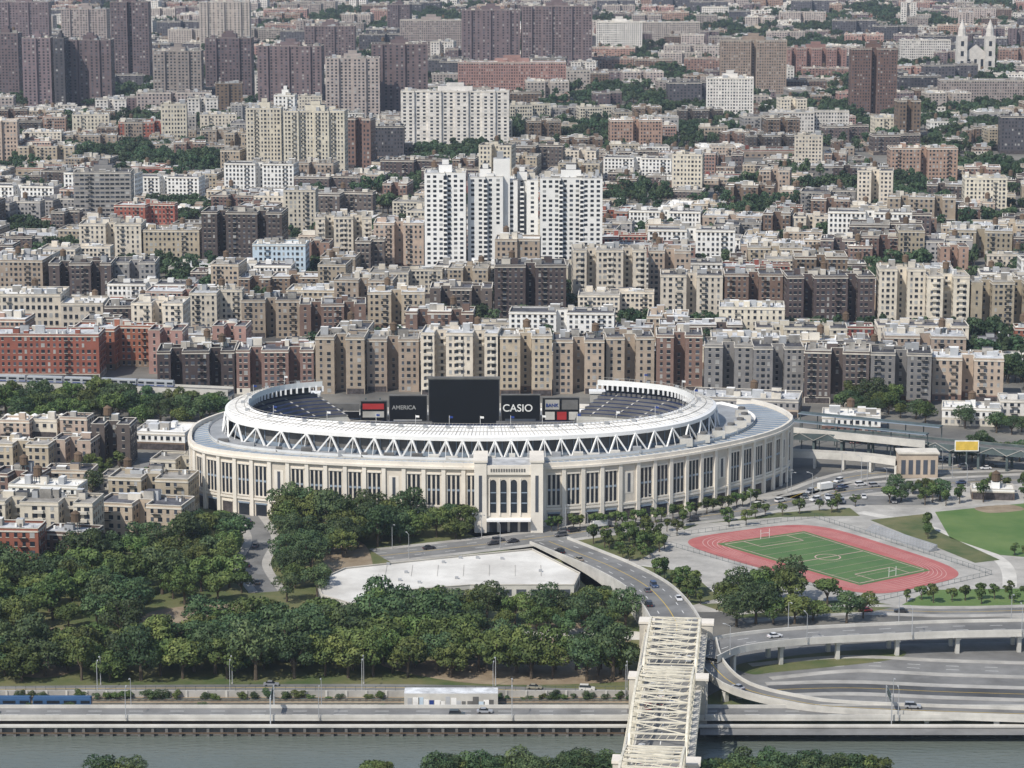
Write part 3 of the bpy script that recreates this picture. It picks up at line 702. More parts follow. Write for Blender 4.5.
def free(x,y,w,d,m=3):
    for ox,oy,hw,od in OCC:
        if abs(x-ox)<hw+w/2+m and y<oy+od+m and y+d>oy-m-(10 if oy<1300 else 0): return False
    return True
TREEGROVE=[]
y=1298; row=0
def fillrow(y,rot,zone):
    X=y*.225+50; x=-X
    while x<X:
        yy=y+x*math.tan(rot)+rf.uniform(-5,5)
        r=rf.random(); left=(x<y*.02); lowz=(x>y*.03)
        if inclr(x+10,yy+8):
            TREEGROVE.append((x+6,yy+4)); TREEGROVE.append((x+8,yy+22)); x+=rf.uniform(16,24); continue
        if zone==0: cat='mid' if r<(.5 if not lowz else .42) else 'low' if r<.88 else 'ware' if r<.99 else 'tow'
        elif zone==1: cat='mid' if r<(.42 if left else .25) else 'low' if r<.82 else 'ware' if r<.97 else 'tow'
        else: cat='ftow' if (r<.045 if left else r<.012) else 'fmid' if r<(.5 if left else .35) else 'flow' if r<.86 else 'ware'
        me,w,d=rf.choice(PR[cat])
        if rf.random()<(.08 if zone==0 else .11 if zone==1 else .12):
            TREEGROVE.append((x+8,yy+6)); x+=rf.uniform(14,30); continue
        if free(x+w/2,yy,w,d):
            put(me.name.split('.')[0],me,(x+w/2,yy,0),rot+rf.uniform(-.03,.03),(1,1,rf.uniform(.85,1.15)))
        x+=w+rf.choice([.3,.3,1.5,4,6,16])
while y<5600:
    zone=0 if y<1850 else 1 if y<2700 else 2
    rot=math.radians(-4 if y<1700 else -9 if y<2300 else 5 if y<3100 else -7)
    fillrow(y,rot,zone)
    y+= {0:(28 if row%2==0 else 48),1:(32 if row%2==0 else 66),2:(44 if row%2==0 else 110)}[zone]
    if row%2==1 or zone==2:
        X=y*.22
        for _ in range(int((16 if zone==0 else 20 if zone==1 else 24))):
            xx=rf.uniform(-X,X); TREEGROVE.append((xx,y-12+xx*math.tan(rot)))
    row+=1
# ---------------- trees
def tree_mesh(name,seed,h,r,nblob,nleaf,leaf,km='leaf',trunk=True,flat=.8):
    rg=np.random.default_rng(seed); mb=MB()
    ch=h*.72; cz=h-ch/2
    bl=[]
    for i in range(nblob):
        a=rg.uniform(0,2*math.pi); q=rg.uniform(0,1)**.5; zz=rg.uniform(-1,1)
        rad=r*.76*q*math.sqrt(max(0.1,1-zz*zz*.75))
        bl.append((rad*math.cos(a),rad*math.sin(a),cz+zz*ch*.34,r*rg.uniform(.22,.44)))
    if trunk:
        mb.cyl(0,0,-.3,h*.45,r*.075,r*.045,'bark',7,False)
        for b in bl[:6]: mb.beam((0,0,h*.25),(b[0]*.8,b[1]*.8,b[2]),r*.04,'bark')
    pts=[];nor=[]
    for i,b in enumerate(bl):
        n=int(nleaf/nblob*(b[3]/(r*.36))**2)
        d=rg.normal(size=(n,3)); d/=np.linalg.norm(d,axis=1)[:,None]; d[:,2]=np.abs(d[:,2])*np.where(rg.random(n)<.72,1,-1)
        p=np.array(b[:3])+d*(b[3]*rg.uniform(.75,1.15,size=(n,1)))*np.array([1,1,flat])
        keep=np.ones(n,bool)
        for j,c in enumerate(bl):
            if j!=i: keep&=np.linalg.norm((p-np.array(c[:3]))/np.array([1,1,flat]),axis=1)>c[3]*.72
        pts.append(p[keep]);nor.append(d[keep])
    pts=np.concatenate(pts);nor=np.concatenate(nor)
    n=len(pts); nn=nor+rg.normal(size=(n,3))*.42; nn/=np.linalg.norm(nn,axis=1)[:,None]
    t=np.cross(nn,rg.normal(size=(n,3))); t/=np.linalg.norm(t,axis=1)[:,None]; b=np.cross(nn,t)
    s=leaf*rg.uniform(.6,1.3,size=(n,1)); 
    V=np.stack([pts-t*s,pts-b*s*.6,pts+t*s,pts+b*s*.6],1).reshape(-1,3)
    n0=len(mb.v); mb.v.extend(map(tuple,V.tolist())); k=mb.mi(km)
    mb.f.extend([(n0+4*i,n0+4*i+1,n0+4*i+2,n0+4*i+3) for i in range(n)]); mb.m.extend([k]*n)
    return mb.mesh(name)
TR=[tree_mesh('deciduous_tree',i,rr_h,rr_r,15+i%6,2800,.48,'leaf' if i%2 else 'leaf2') for i,(rr_h,rr_r) in enumerate([(14,7),(12,6),(15,7.6),(11,5.4),(13,7.2),(14,6),(10,5.6),(9,6.2)])]
TS=[tree_mesh('street_tree',40+i,6.5,2.6,8,700,.33,'leaf') for i in range(3)]
def grove_mesh(seed):
    rg=random.Random(seed); base=MB()
    for _ in range(rg.randint(4,7)):
        t=tree_mesh('tmp',rg.randint(0,9999),rg.uniform(8,13),rg.uniform(4,6.5),8,440,.85,'leaff')
        ox,oy=rg.uniform(-16,16),rg.uniform(-7,7); n0=len(base.v)
        base.v.extend([(v.co.x+ox,v.co.y+oy,v.co.z) for v in t.vertices])
        for p_ in t.polygons:
            base.f.append(tuple(n0+i for i in p_.vertices)); base.m.append(base.mi('bark' if t.materials[p_.material_index].name=='bark' else 'leaff'))
        bpy.data.meshes.remove(t)
    return base.mesh('distant_tree_grove')
GR=[grove_mesh(s) for s in range(5)]
rt=random.Random(3)
for x,y in TREEGROVE:
    if free(x,y,24,8,0): put('distant_tree_grove',rt.choice(GR),(x,y,0),rt.uniform(-.4,.4),(rt.uniform(.8,1.3),rt.uniform(.8,1.2),rt.uniform(.9,1.3)))
for u,v,n in ((640,331,4),(690,334,4),(750,337,5),(800,339,4),(850,339,5),(930,342,4),(980,341,3),(300,286,2),(600,284,3),(330,274,2),(20,348,2),(440,328,3)):
    for _ in range(n):
        x,y=S(u+rt.uniform(-22,22),v+rt.uniform(-2,2)); put('distant_tree_grove',rt.choice(GR),(x,y,0),rt.uniform(-.3,.3),(.8,.8,rt.uniform(.9,1.1)))
# ---------------- roads
brP0=np.array([36.,660.]); brP1=np.array([51.5,816.])
r_main=road('road',px3([(380,556,0),(470,546,0),(545,537,0),(640,524,0),(740,511,0),(830,494,0),(900,486,0),(1060,478,0)]),15,lanes=4,km='asphl')
r_b=road('road',px3([(790,498,0),(850,477,0),(930,470,0),(1060,466,0)]),10,lanes=2,km='asphl')
r_c=road('road',px3([(268,592,0),(252,565,0),(262,540,0),(250,518,0),(238,505,0)]),7,lanes=1,km='asphl')
r_app=road('bridge_approach_road',[(51.5,816,10.0)]+px3([(676,622,9.5),(664,603,8),(645,585,5.5),(612,567,3),(578,553,1.2),(548,541,.2)]),16,'wall',lanes=4,km='asphl')
r_r1=road('elevated_road',px3([(698,656,8.6),(728,644,8),(790,636,7.5),(880,631,7),(960,628,7),(1090,626,7)]),13,'slab',lanes=3,km='asphl')
r_r2=road('elevated_road',px3([(704,640,8.5),(712,664,7),(738,686,5),(790,700,3.5),(860,708,3),(1090,716,3)]),8,'slab',lanes=2,km='asphl')
r_r3=road('road',px3([(760,672,0),(850,664,0),(950,668,0),(1090,672,0)]),12,lanes=3,km='asphl')
r_r5=road('road',px3([(770,690,0),(850,688,0),(950,692,0),(1090,696,0)]),9,lanes=2,km='asph')
r_r4=road('road',px3([(740,618,0),(850,610,0),(960,612,0),(1090,608,0)]),7,lanes=2,km='asphl')
r_hw=road('elevated_highway',[(-400,756.5,2.2),(-100,756.5,2.2),(100,756.5,2.2),(400,756.5,2.2)],10,'slab',lanes=3,km='asphl',thick=.8)
r_d=road('road',px3([(-60,690,0),(200,688,0),(420,688,0),(640,694,0)]),7,lanes=2,kerb=False,km='asphl')
r_p=road('park_path',px3([(640,566,0),(690,580,0),(728,606,0)]),4,lanes=1,kerb=False,km='concl')
r_p2=road('park_path',px3([(860,512,0),(930,528,0),(1000,560,0),(1010,590,0)]),5,lanes=1,kerb=False,km='concl')
r_p3=road('park_path',px3([(-40,652,0),(60,640,0),(150,632,0),(260,622,0),(330,606,0)]),4,lanes=1,kerb=False,km='concl')
def lamp_mesh():
    mb=MB(); mb.cyl(0,0,0,9,.14,.08,'metal',6); mb.beam((0,0,9),(2,0,9.5),.1,'metal'); mb.box(1.6,2.6,-.18,.18,9.35,9.55,'metal'); mb.cyl(0,0,0,.5,.3,.25,'conc',8); return mb.mesh('street_lamp')
LM=lamp_mesh()
def lamps(path,w,step=7):
    fr=frames(path)
    for i in range(2,len(path)-1,step):
        for s in (-1,1):
            p=path[i];n=fr[i][1]; put('street_lamp',LM,(p[0]+n[0]*s*(w/2+.6),p[1]+n[1]*s*(w/2+.6),max(p[2]-.2,0)),math.atan2(-n[1]*s,-n[0]*s))
lamps(r_main,15,9);lamps(r_b,10,10);lamps(r_hw,10,14);lamps(r_r1,13,9);lamps(r_d,7,10)
# highway sign gantries
def gantry(x,y,z,w):
    mb=MB()
    for s in(-w/2,w/2): mb.beam((x,y+s,0),(x,y+s,z+6.5),.3,'metal')
    for zz in (5.6,6.5): mb.beam((x,y-w/2,z+zz),(x,y+w/2,z+zz),.2,'metal')
    mb.box(x-.1,x+.1,y-w*.3,y+w*.3,z+4.6,z+6.9,'steel'); mb.obj('highway_sign_gantry')
gantry(-70,756.5,2.2,12); gantry(110,756.5,2.2,12)
# ---------------- vehicles
def car_mesh(kind):
    mb=MB(); 
    L,W,hb,hc={'car':(4.6,1.8,.95,1.48),'suv':(4.8,1.95,1.1,1.85)}[kind]
    if kind=='car': prof=[(-L/2,.35),(-L/2,.85),(-L*.3,.98),(L*.22,.92),(L/2,.75),(L/2,.35)]; cab=[(-L*.36,.96),(-L*.22,hc),(L*.06,hc),(L*.24,.92)]
    else: prof=[(-L/2,.4),(-L/2,1.08),(-L*.3,1.12),(L*.24,1.08),(L/2,.9),(L/2,.4)]; cab=[(-L*.48,1.1),(-L*.44,hc),(L*.08,hc),(L*.26,1.06)]
    def ext(pr,w,ks,kt):
        n=len(pr)
        mb.face([(x,-w/2,z) for x,z in pr],ks); mb.face([(x,w/2,z) for x,z in pr][::-1],ks)
        for i in range(n):
            a=pr[i];b=pr[(i+1)%n]; mb.face([(a[0],-w/2,a[1]),(a[0],w/2,a[1]),(b[0],w/2,b[1]),(b[0],-w/2,b[1])],kt)
    ext(prof,W,'paint','paint'); ext(cab,W*.84,'g0','g0')
    a,b=cab[1],cab[2]; mb.box(a[0]-.05,b[0]+.05,-W*.42,W*.42,hc+.003,hc+.05,'paint')
    for x in (-L*.31,L*.31):
        for s in(-1,1):
            pts=[(x+.34*math.cos(t),s*(W/2+.02),.34+.34*math.sin(t)) for t in [2*math.pi*i/10 for i in range(10)]]
            mb.face(pts,'tyre'); q=[(p[0],s*(W/2-.25),p[2]) for p in pts]
            for i in range(10): mb.face([pts[i],pts[(i+1)%10],q[(i+1)%10],q[i]],'tyre')
    for s in(-.6,.6): mb.box(L/2,L/2+.03,s-.2,s+.2,.6,.75,'roofw'); mb.box(-L/2-.03,-L/2,s-.2,s+.2,.65,.8,'signr')
    return mb.mesh(kind)
def truck_mesh():
    mb=MB(); mb.box(-4,2.2,-1.2,1.2,1.0,3.3,'roofw'); mb.box(2.35,4.2,-1.1,1.1,.6,2.4,'paint'); mb.box(3.6,4.24,-1.0,1.0,1.5,2.2,'g0'); mb.box(-4,4.2,-.9,.9,.5,.99,'steel')
    for x in(-2.8,3.1):
        for s in(-1,1):
            pts=[(x+.5*math.cos(t),s*1.15,.5+.5*math.sin(t)) for t in [2*math.pi*i/10 for i in range(10)]]; mb.face(pts,'tyre'); q=[(p[0],s*.9,p[2]) for p in pts]
            for i in range(10): mb.face([pts[i],pts[(i+1)%10],q[(i+1)%10],q[i]],'tyre')
    return mb.mesh('box_truck')
def bus_mesh():
    mb=MB(); mb.box(-6,6,-1.27,1.27,.4,3.0,'roofw'); mb.box(-5.6,5.2,-1.3,1.3,1.5,2.5,'g0'); mb.box(6,6.03,-1.1,1.1,1.2,2.7,'g0'); mb.box(-6.02,6.02,-1.29,1.29,.9,1.15,'signb'); mb.box(-3,-1,-.7,.7,3,3.3,'metal')
    for x in(-3.8,3.8):
        for s in(-1,1): 
            pts=[(x+.5*math.cos(t),s*1.3,.5+.5*math.sin(t)) for t in [2*math.pi*i/10 for i in range(10)]]; mb.face(pts,'tyre')
    return mb.mesh('city_bus')
CM=[car_mesh('car'),car_mesh('suv'),car_mesh('car')]; TKM=truck_mesh(); BM=bus_mesh()
rc=random.Random(21)
def traffic(path,offs,dens,lift=.05,big=True):
    fr=frames(path)
    for off,dr in offs:
        i=rc.randint(0,3)
        while i<len(path)-1:
            if rc.random()<dens*.45:
                p=path[i];d,n=fr[i]; r=rc.random(); me,nm=(TKM,'box_truck') if (r<.04 and big) else (BM,'city_bus') if (r<.06 and big) else (lambda m:(m,m.name.split('.')[0]))(rc.choice(CM))
                put(nm,me,(p[0]+n[0]*off,p[1]+n[1]*off,p[2]+lift),math.atan2(d[1]*dr,d[0]*dr))
            i+=rc.choice([2,2,3,4])
traffic(r_main,[(-5.6,1),(-1.9,1),(1.9,-1),(5.6,-1)],.5);traffic(r_b,[(-2.5,1),(2.5,-1)],.4)
traffic(r_app,[(-5.6,1),(-2,1),(2,-1),(5.6,-1)],.3,.02,False);traffic(r_r1,[(-4,1),(0,1),(4,1)],.2,.02,False);traffic(r_r2,[(-2,1),(2,-1)],.15,.02,False)
traffic(r_r3,[(-4,1),(0,1),(4,1)],.15);traffic(r_hw,[(-3,1),(0,1),(3,1)],.12,.02,False);traffic(r_d,[(-1.8,1)],.2);traffic(r_c,[(-1.7,1)],.3)
traffic(r_r4,[(-2.2,1),(2.2,-1)],.3)
def lot(u0,u1,v0,v1,rows,name='parking_lot',dens=.6):
    a=S(u0,v0);b=S(u1,v0);c=S(u1,v1);d=S(u0,v1)
    sheet(name,[a,b,c,d],.075,'asphl',px=False)
    for r in range(rows):
        f=(r+.5)/rows; xa=a[0]+(d[0]-a[0])*f; xb=b[0]+(c[0]-b[0])*f; yy=a[1]+(d[1]-a[1])*f
        x=xa+2
        while x<xb-2:
            if rc.random()<dens:
                m=rc.choice(CM); put(m.name.split('.')[0],m,(x,yy,.09),math.pi/2*rc.choice([1,-1])+rc.uniform(-.04,.04))
            x+=2.9
lot(800,930,505,496,2,dens=.4);lot(860,960,464,458,1,dens=.5);lot(700,800,425,417,2);lot(140,186,470,458,2);lot(840,930,445,437,2,dens=.5)
# ---------------- bridge
def bridge():
    par=empty('truss_bridge'); D=brP1-brP0; L=np.linalg.norm(D); d=D/L; n=np.array([d[1],-d[0]])
    def B(s,l,z): return (brP0[0]+d[0]*s+n[0]*l,brP0[1]+d[1]*s+n[1]*l,z)
    mb=MB(); W=7.6; Z=10
    pth=[np.array(B(s,0,Z)) for s in np.arange(-60,L+.1,4)]
    ribbon(mb,pth,-6.6,6.6,'asphl',0,1.2,'bridge')
    for s_ in(-1,1): ribbon(mb,pth,min(s_*6.6,s_*9.8),max(s_*6.6,s_*9.8),'concl',.18,1.3,'bridge')
    for k in range(1,len(pth)-1):
        if k%2: continue
        p=B(k*4-60,-.12,Z+.03);q=B(k*4-57,-.12,Z+.03);r=B(k*4-57,.12,Z+.03);t=B(k*4-60,.12,Z+.03); mb.face([p,t,r,q],'mark')
    mb.obj('bridge_deck',par); ROADS.append((pth,14))
    mb=MB(); spans=[(-58,20,8,14),(22,96,7,12),(98,L-2,6,7.5)]
    for a,b,h0,h1 in spans:
        N=max(4,round((b-a)/6)); st_=(b-a)/N
        hz=lambda i:Z+(h0+(h1-h0)*math.sin(math.pi*i/N)) if 0<i<N else Z
        for sd in(-1,1):
            for i in range(N):
                p,q=a+i*st_,a+(i+1)*st_
                mb.beam(B(p,sd*W,hz(i)),B(q,sd*W,hz(i+1)),.65,'bridge'); mb.beam(B(p,sd*W,Z),B(q,sd*W,Z),.8,'bridge')
                if i>0: mb.beam(B(p,sd*W,Z),B(p,sd*W,hz(i)),.42,'bridge')
                if 0<i<N-1:
                    mb.beam(B(p,sd*W,Z),B(q,sd*W,hz(i+1)),.28,'bridge'); mb.beam(B(p,sd*W,hz(i)),B(q,sd*W,Z),.28,'bridge')
                mb.beam(B(p,sd*9.7,Z+1.3),B(q,sd*9.7,Z+1.3),.15,'bridge')
                for r in range(4): 
                    ss=p+st_*r/4; mb.beam(B(ss,sd*9.7,Z+.1),B(ss,sd*9.7,Z+1.3),.14,'bridge')
        for i in range(1,N):
            p=a+i*st_; mb.beam(B(p,-W,hz(i)),B(p,W,hz(i)),.42,'bridge'); mb.beam(B(p,-W,hz(i)-1.6),B(p,W,hz(i)-1.6),.22,'bridge')
            for k in range(-3,4): mb.beam(B(p,W*k/3.5,hz(i)-1.6),B(p,W*(k+.5)/3.5,hz(i)),.14,'bridge')
            if i<N-1:
                q=p+st_
                mb.beam(B(p,-W,hz(i)),B(q,W,hz(i+1)),.24,'bridge'); mb.beam(B(p,W,hz(i)),B(q,-W,hz(i+1)),.24,'bridge')
    mb.obj('steel_truss',par)
    mb=MB()
    for s in (21,97,L-1):
        for l in(-9.2,9.2):
            mb.obox(B(s,l,0)[:2],n,d,2.2,-2.6,2.6,-6,13,'trim'); mb.obox(B(s,l,0)[:2],n,d,2.5,-2.9,2.9,13,13.7,'lime2')
        mb.obox(B(s,0,0)[:2],n,d,6.9,-2.4,2.4,-6,8.6,'trim')
    for s in range(108,int(L),9):
        for l in (-7,0,7): mb.obox(B(s,l,0)[:2],n,d,.8,-.8,.8,-1,8.7,'concl')
    mb.obj('stone_piers',par)
    traffic(pth,[(-4.9,1),(-1.7,1),(1.7,-1),(4.9,-1)],.5,.02,False)
bridge()
# ---------------- light roofed pavilion in the park
wp=[S(u,v,4) for u,v in ((316,582),(345,569),(440,559),(532,550),(580,574),(574,586),(470,586),(395,592),(352,605),(322,596))]
mb=MB(); K=wp[::-1]
ar=sum(K[i-1][0]*K[i][1]-K[i][0]*K[i-1][1] for i in range(len(K)))
if ar<0: K=K[::-1]
M['pavroof']=mat('weathered_membrane_roof',(.50,.48,.44),col2=(.74,.72,.67),scale=.05,detail=10)
mb.face([(x,y,4) for x,y in K],'pavroof')
for i in range(len(K)):
    a,b=K[i-1],K[i]; L=math.dist(a,b); t=((b[0]-a[0])/L,(b[1]-a[1])/L); n=(t[1],-t[0]); c=((a[0]+b[0])/2,(a[1]+b[1])/2)
    mb.face([(*a,-.5),(*b,-.5),(*b,4.4),(*a,4.4)],'concl')
    for k in range(int(L/5)):
        s=-L/2+5*k+2.5; mb.obox((c[0]+t[0]*s,c[1]+t[1]*s),t,n,1.7,0,.08,.6,2.8,'g1')
    mb.obox(c,t,n,L/2,-.3,.15,4.4,4.6,'trim')
for _ in range(14):
    x=rc.uniform(-60,15);y=rc.uniform(890,930)
    if inpoly(x,y,K): mb.box(x-.6,x+.6,y-.5,y+.5,4.01,4.8,'metal')
for i in range(9):
    x=-62+i*9
    if inpoly(x,907,K) and inpoly(x,918,K): mb.box(x,x+.2,905,920,4.01,4.1,'conc')
mb.obj('park_pavilion'); PAV=K
mb=MB(); a=S(405,702);b=S(498,702)
mb.box(a[0],b[0],a[1]-6,a[1],0,4.5,'concl','roofs')
for i in range(16):
    x=a[0]+1+i*(b[0]-a[0]-2)/16; mb.box(x,x+rc.uniform(1,2),a[1]-6.06,a[1]-6,rc.uniform(.4,1),rc.uniform(2,3.8),rc.choice(['roofw','signb','white','metal','blue','concd']))
mb.obj('trackside_shed')
# ---------------- elevated railway, trains
def viaduct(name,pts,w,z,col,step=4,truss=False):
    path=resample(smooth([(*p,z) for p in pts],8),6); mb=MB(); ribbon(mb,path,-w/2,w/2,'concd',0,1.8,col); fr=frames(path); ROADS.append((path,w/2+2))
    for s in(-1,1): ribbon(mb,path,min(s*w/2,s*(w/2-.3)),max(s*w/2,s*(w/2-.3)),'conc',1.1,1.1,col)
    for i in range(0,len(path),2):
        p=path[i];n=fr[i][1]; d=fr[i][0]
        for s in(-.38,.38): mb.obox((p[0]+n[0]*w*s,p[1]+n[1]*w*s),n,d,.5,-.5,.5,-.5,z-1.8,col)
        mb.obox((p[0],p[1]),n,d,w*.45,-.4,.4,z-2.6,z-1.805,col)
        if truss and i+2<len(path):
            q=path[i+2]; m=path[i+1]; n2=fr[i+2][1]; nm=fr[i+1][1]; e=w/2+.1
            A=(p[0]+n[0]*e,p[1]+n[1]*e,z-1.8);B_=(m[0]+nm[0]*e,m[1]+nm[1]*e,z+1.2);C_=(q[0]+n2[0]*e,q[1]+n2[1]*e,z-1.8)
            mb.beam(A,B_,.25,'conc'); mb.beam(B_,C_,.25,'conc')
    mb.obj(name); return path
v1=viaduct('elevated_railway',[S(786,452),S(870,456),S(950,464),S(1060,474)],11,8.5,'steel',truss=True)
v2=viaduct('elevated_railway',[S(-40,398),S(90,402),S(240,408)],9,8,'concl')
v3=viaduct('footbridge',[S(786,466),S(860,470),S(905,476)],4.5,6,'concl')
def car_train(mesh,path,off,z,i0,n):
    fr=frames(path); k=i0
    for _ in range(n):
        if k>=len(path)-1: break
        p=path[k];d,nn=fr[k]; put('subway_train_carriage',mesh,(p[0]+nn[0]*off,p[1]+nn[1]*off,z),math.atan2(d[1],d[0])); k+=3
def carriage(body,stripe):
    mb=MB(); mb.box(-8.6,8.6,-1.4,1.4,.9,3.5,body); mb.box(-8.4,8.4,-1.0,1.0,3.5,3.8,body); mb.box(-8.3,8.3,-1.43,1.43,2.0,2.9,'g0'); mb.box(-8.61,8.61,-1.42,1.42,1.1,1.5,stripe)
    for x in (-6,6): mb.box(x-1.5,x+1.5,-1.1,1.1,.1,.9,'tyre')
    for x in (-5,0,5): mb.box(x-.6,x+.6,-1.45,1.45,1.0,2.95,body)
    return mb.mesh('subway_train_carriage')
CA=carriage('train','signb'); CB=carriage('trainb','train')
car_train(CA,v2,0,8,1,6)
yb=S(512,709)[1]
for i in range(5): put('commuter_train_carriage',CB,(-205+i*18,yb,.1),0)
mb=MB(); p0=S(792,446);p1=S(944,462)
pth=[np.array([*p0,10.]),np.array([*p1,10.])]; pth=resample(pth,8)
ribbon(mb,pth,6,12,'conc',-1,1.2,'concl'); ribbon(mb,pth,7,11,'steel',3.4,.4,'bgrey'); ribbon(mb,pth,-11,-6,'steel',3.4,.4,'bgrey'); ribbon(mb,pth,11.6,11.9,'bgrey',1.0,2.2,'concl')
for p,(d,n) in zip(pth,frames(pth)):
    mb.beam((p[0]+n[0]*9,p[1]+n[1]*9,0),(p[0]+n[0]*9,p[1]+n[1]*9,13),.4,'steel'); mb.beam((p[0]-n[0]*9,p[1]-n[1]*9,0),(p[0]-n[0]*9,p[1]-n[1]*9,13),.4,'steel')
mb.obj('station_platform')
mb=MB(); x,y=S(918,478); mb.box(x-8,x+8,y,y+8,0,10,'tan','rooft'); mb.box(x-8.5,x+8.5,y-.5,y+8.5,10,10.7,'trim')
for i in range(5): mb.box(x-7+i*3,x-5.2+i*3,y-.1,y,1.5,7.5,'g1')
mb.obj('station_house')
mb=MB(); x,y=S(966,470); mb.beam((x,y,0),(x,y,8),.5,'steel'); mb.box(x-5,x+5,y-.2,y+.2,8,12.5,'mark'); mb.box(x-4.6,x+4.6,y-.25,y-.2,8.4,12.1,'marky'); mb.obj('billboard')
# ---------------- place trees
EXC=[STADPOLY,TRK,PAV]
def okroad(x,y):
    for path,hw in ROADS:
        for p in path[::2]:
            if (p[0]-x)**2+(p[1]-y)**2<(hw+2.2)**2: return False
    return True
grid={}
def scatter(poly,n,dmin,protos,smin=.8,smax=1.15,name='deciduous_tree',px=True,excl=True,z=0):
    w=[S(u,v) for u,v in poly] if px else poly
    xs=[p[0] for p in w];ys=[p[1] for p in w]; c=0
    for _ in range(n*8):
        if c>=n: break
        x=rt.uniform(min(xs),max(xs));y=rt.uniform(min(ys),max(ys))
        if not inpoly(x,y,w): continue
        gx,gy=int(x//10),int(y//10); bad=False
        for i in(-1,0,1):
            for j in(-1,0,1):
                for q in grid.get((gx+i,gy+j),[]):
                    if (q[0]-x)**2+(q[1]-y)**2<dmin*dmin: bad=True
        if bad: continue
        if excl and (any(inpoly(x,y,e) for e in EXC) or not okroad(x,y) or not all(abs(x-o_[0])>o_[2]+2 or y<o_[1]-2 or y>o_[1]+o_[3]+1 for o_ in OCC)): continue
        grid.setdefault((gx,gy),[]).append((x,y)); c+=1
        s=rt.uniform(smin,smax); put(name,rt.choice(protos),(x,y,z),rt.uniform(0,6.28),(s,s,s*rt.uniform(.8,1.05)))
scatter([(-50,684),(-50,662),(120,656),(300,656),(440,664),(640,668),(640,686),(300,684)],96,6.4,TR,.85,1.3)
scatter([(190,660),(200,640),(330,628),(440,636),(480,650),(460,664),(300,664)],46,7.4,TR,.95,1.35)
scatter([(-50,650),(-50,600),(100,590),(150,600),(130,640),(60,632)],62,8.0,TR,.85,1.25)
scatter([(-50,600),(-50,575),(100,560),(235,545),(245,604),(180,606)],80,7.6,TR,.8,1.25)
scatter([(150,560),(215,528),(235,518),(238,560)],16,7.2,TR,.7,1.0)
scatter([(270,606),(268,560),(300,545),(330,590),(345,606)],16,7,TR,.75,1)
scatter([(275,545),(262,515),(330,522),(400,526),(470,530),(478,548),(440,560),(360,560),(330,560)],64,6.4,TR,.9,1.25)
scatter([(362,640),(364,622),(470,618),(590,616),(628,622),(636,636),(480,634),(380,640)],50,6.3,TR,.72,1.05)
scatter([(470,690),(560,676),(640,662),(640,690)],20,6.6,TR,.8,1.1)
scatter([(585,600),(612,600),(632,620),(600,625)],8,6,TR,.7,.9)
scatter([(716,612),(760,598),(830,604),(900,610),(870,622),(730,628)],44,5.6,TR,.72,1.05)
scatter([(700,690),(702,660),(722,690)],4,5,TR,.6,.8)
scatter([(-50,432),(-50,400),(225,404),(230,428),(90,424)],60,7,TR,.8,1.15)
scatter([(840,415),(840,402),(900,398),(905,415)],9,6,TR,.7,1)
scatter([(1000,395),(1000,376),(1060,376),(1060,398)],8,7,TR)
scatter([(800,412),(1060,440),(1060,432),(880,408)],30,7,TR,.6,.95)
scatter([(880,490),(935,490),(950,500),(890,505)],8,6,TR,.5,.75)
scatter([(955,455),(1060,455),(1060,462),(960,462)],12,6,TR,.6,.9)
scatter([(560,550),(650,534),(668,548),(640,562),(600,560)],30,3.6,TS,.8,1.4,'street_tree')
scatter([(650,575),(705,578),(725,600),(690,606),(660,592)],28,4,TS,.8,1.5,'street_tree')
scatter([(880,525),(1060,580),(1060,570),(905,515)],30,5,TS,.8,1.4,'street_tree')
scatter([(900,600),(1060,598),(1060,604),(900,606)],18,5,TS,.8,1.3,'street_tree')
scatter([(900,500),(1060,486),(1060,496),(930,508)],20,5,TS,.8,1.4,'street_tree')
scatter([(690,526),(760,515),(850,508),(860,514),(780,517)],20,5,TS,.7,1.2,'street_tree')
scatter([(750,660),(900,650),(890,662),(770,672)],8,6,TS,.8,1.2,'street_tree')
scatter([(100,475),(215,510),(210,500),(120,466)],8,5,TS,.9,1.4,'street_tree')
scatter([(60,500),(105,498),(105,470),(62,472)],6,6,TR,.6,.8)
scatter([(560,545),(760,515),(860,500),(860,506),(760,524),(570,554)],16,6,TS,.8,1.2,'street_tree')
for _ in range(90):
    x=rt.uniform(-165,42); y=yw-1.6+rt.uniform(-.6,.6) if rt.random()<.6 else 763.5
    s=rt.uniform(.12,.26); put('shrub',rt.choice(TR),(x,y,-.6),rt.uniform(0,6),(s*1.8,s,s))
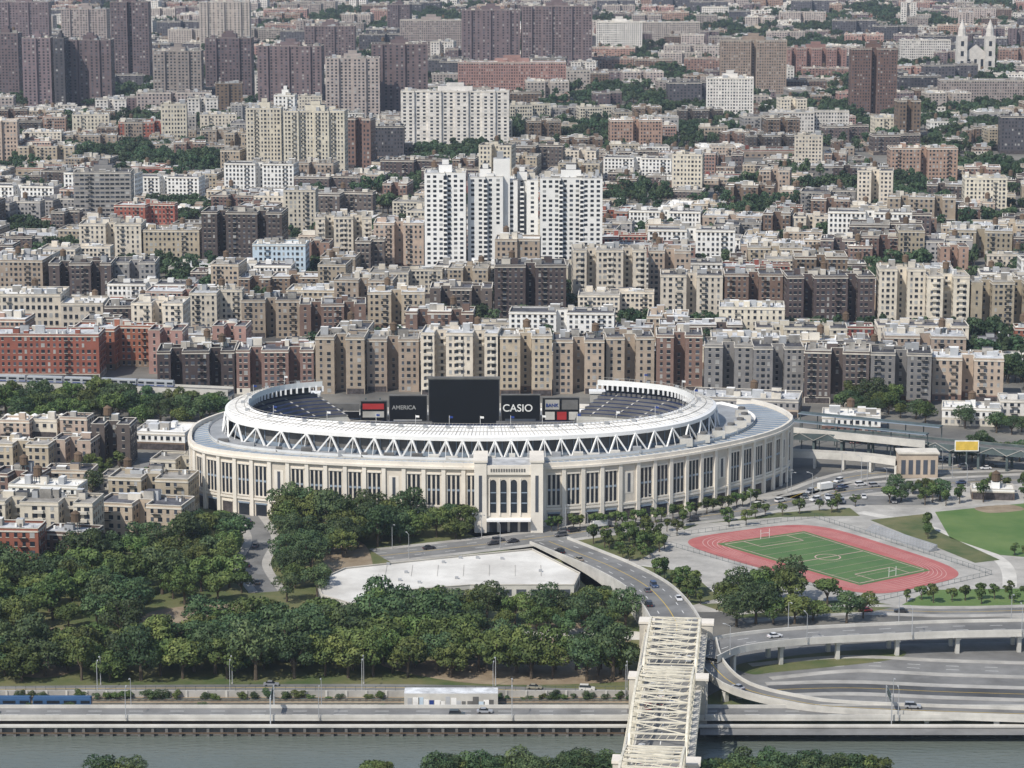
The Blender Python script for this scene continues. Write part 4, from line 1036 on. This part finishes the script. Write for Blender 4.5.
for xa,xb,n in ((-22,33,48),(52,100,46),(-112,-98,6),(-40,-32,3)):
    for _ in range(n):
        s=rt.uniform(.5,.68) if xa>-30 else rt.uniform(.5,.62); put('riverside_shrub',rt.choice(TR[:4]),(rt.uniform(xa,xb),rt.uniform(697,703),-.8),rt.uniform(0,6.28),(s*1.2,s*1.2,s*1.05))
for i,t in enumerate(st):
    p=FP(t,9); d=wrapdeg(t)
    if 283<d<345: 
        put('street_tree',rt.choice(TS),(p[0],p[1],0),rt.uniform(0,6),(1.1,1.1,1.0))
        q=FP(t+.03,9)
        put('street_tree',rt.choice(TS),(q[0],q[1],0),rt.uniform(0,6),(.95,.95,.92))
# ---------------- aerial haze: a real thin scattering layer over the whole district
hm=bpy.data.materials.new('haze_volume'); hm.use_nodes=True; nt=hm.node_tree; nt.nodes.remove(nt.nodes['Principled BSDF'])
vs=nt.nodes.new('ShaderNodeVolumeScatter'); vs.inputs['Density'].default_value=4.8e-5; vs.inputs['Color'].default_value=(.70,.82,1,1); vs.inputs['Anisotropy'].default_value=.2
nt.links.new(vs.outputs['Volume'],nt.nodes['Material Output'].inputs['Volume'])
M['haze']=hm
mb=MB(); mb.box(-4000,4000,-600,9000,-20,420,'haze'); mb.obj('sky_haze')
# ---------------- light, sky, camera
w=bpy.data.worlds.new('World'); sc.world=w; w.use_nodes=True; nt=w.node_tree; bg=nt.nodes['Background']
sky=nt.nodes.new('ShaderNodeTexSky'); sky.sky_type='NISHITA'; sky.sun_disc=False; el=math.radians(48); az=math.radians(-40)
sky.sun_elevation=el; sky.sun_rotation=math.pi-az
nt.links.new(sky.outputs['Color'],bg.inputs['Color']); bg.inputs['Strength'].default_value=.13
sl=bpy.data.lights.new('sun','SUN'); sl.energy=4.2; sl.angle=math.radians(.6); sl.color=(1,.955,.88)
so=bpy.data.objects.new('sun',sl); sc.collection.objects.link(so); so.rotation_euler=(math.pi/2-el,0,az)
cam=bpy.data.cameras.new('camera'); co=bpy.data.objects.new('camera',cam); sc.collection.objects.link(co)
co.location=(0,0,H); co.rotation_euler=(math.pi/2-P,0,0); cam.sensor_width=36; cam.lens=36*FPX/1024; cam.clip_end=40000; cam.clip_start=1
sc.camera=co
sc.view_settings.view_transform='Standard'; sc.view_settings.look='None'; sc.view_settings.exposure=0
print('objects',len(bpy.data.objects))
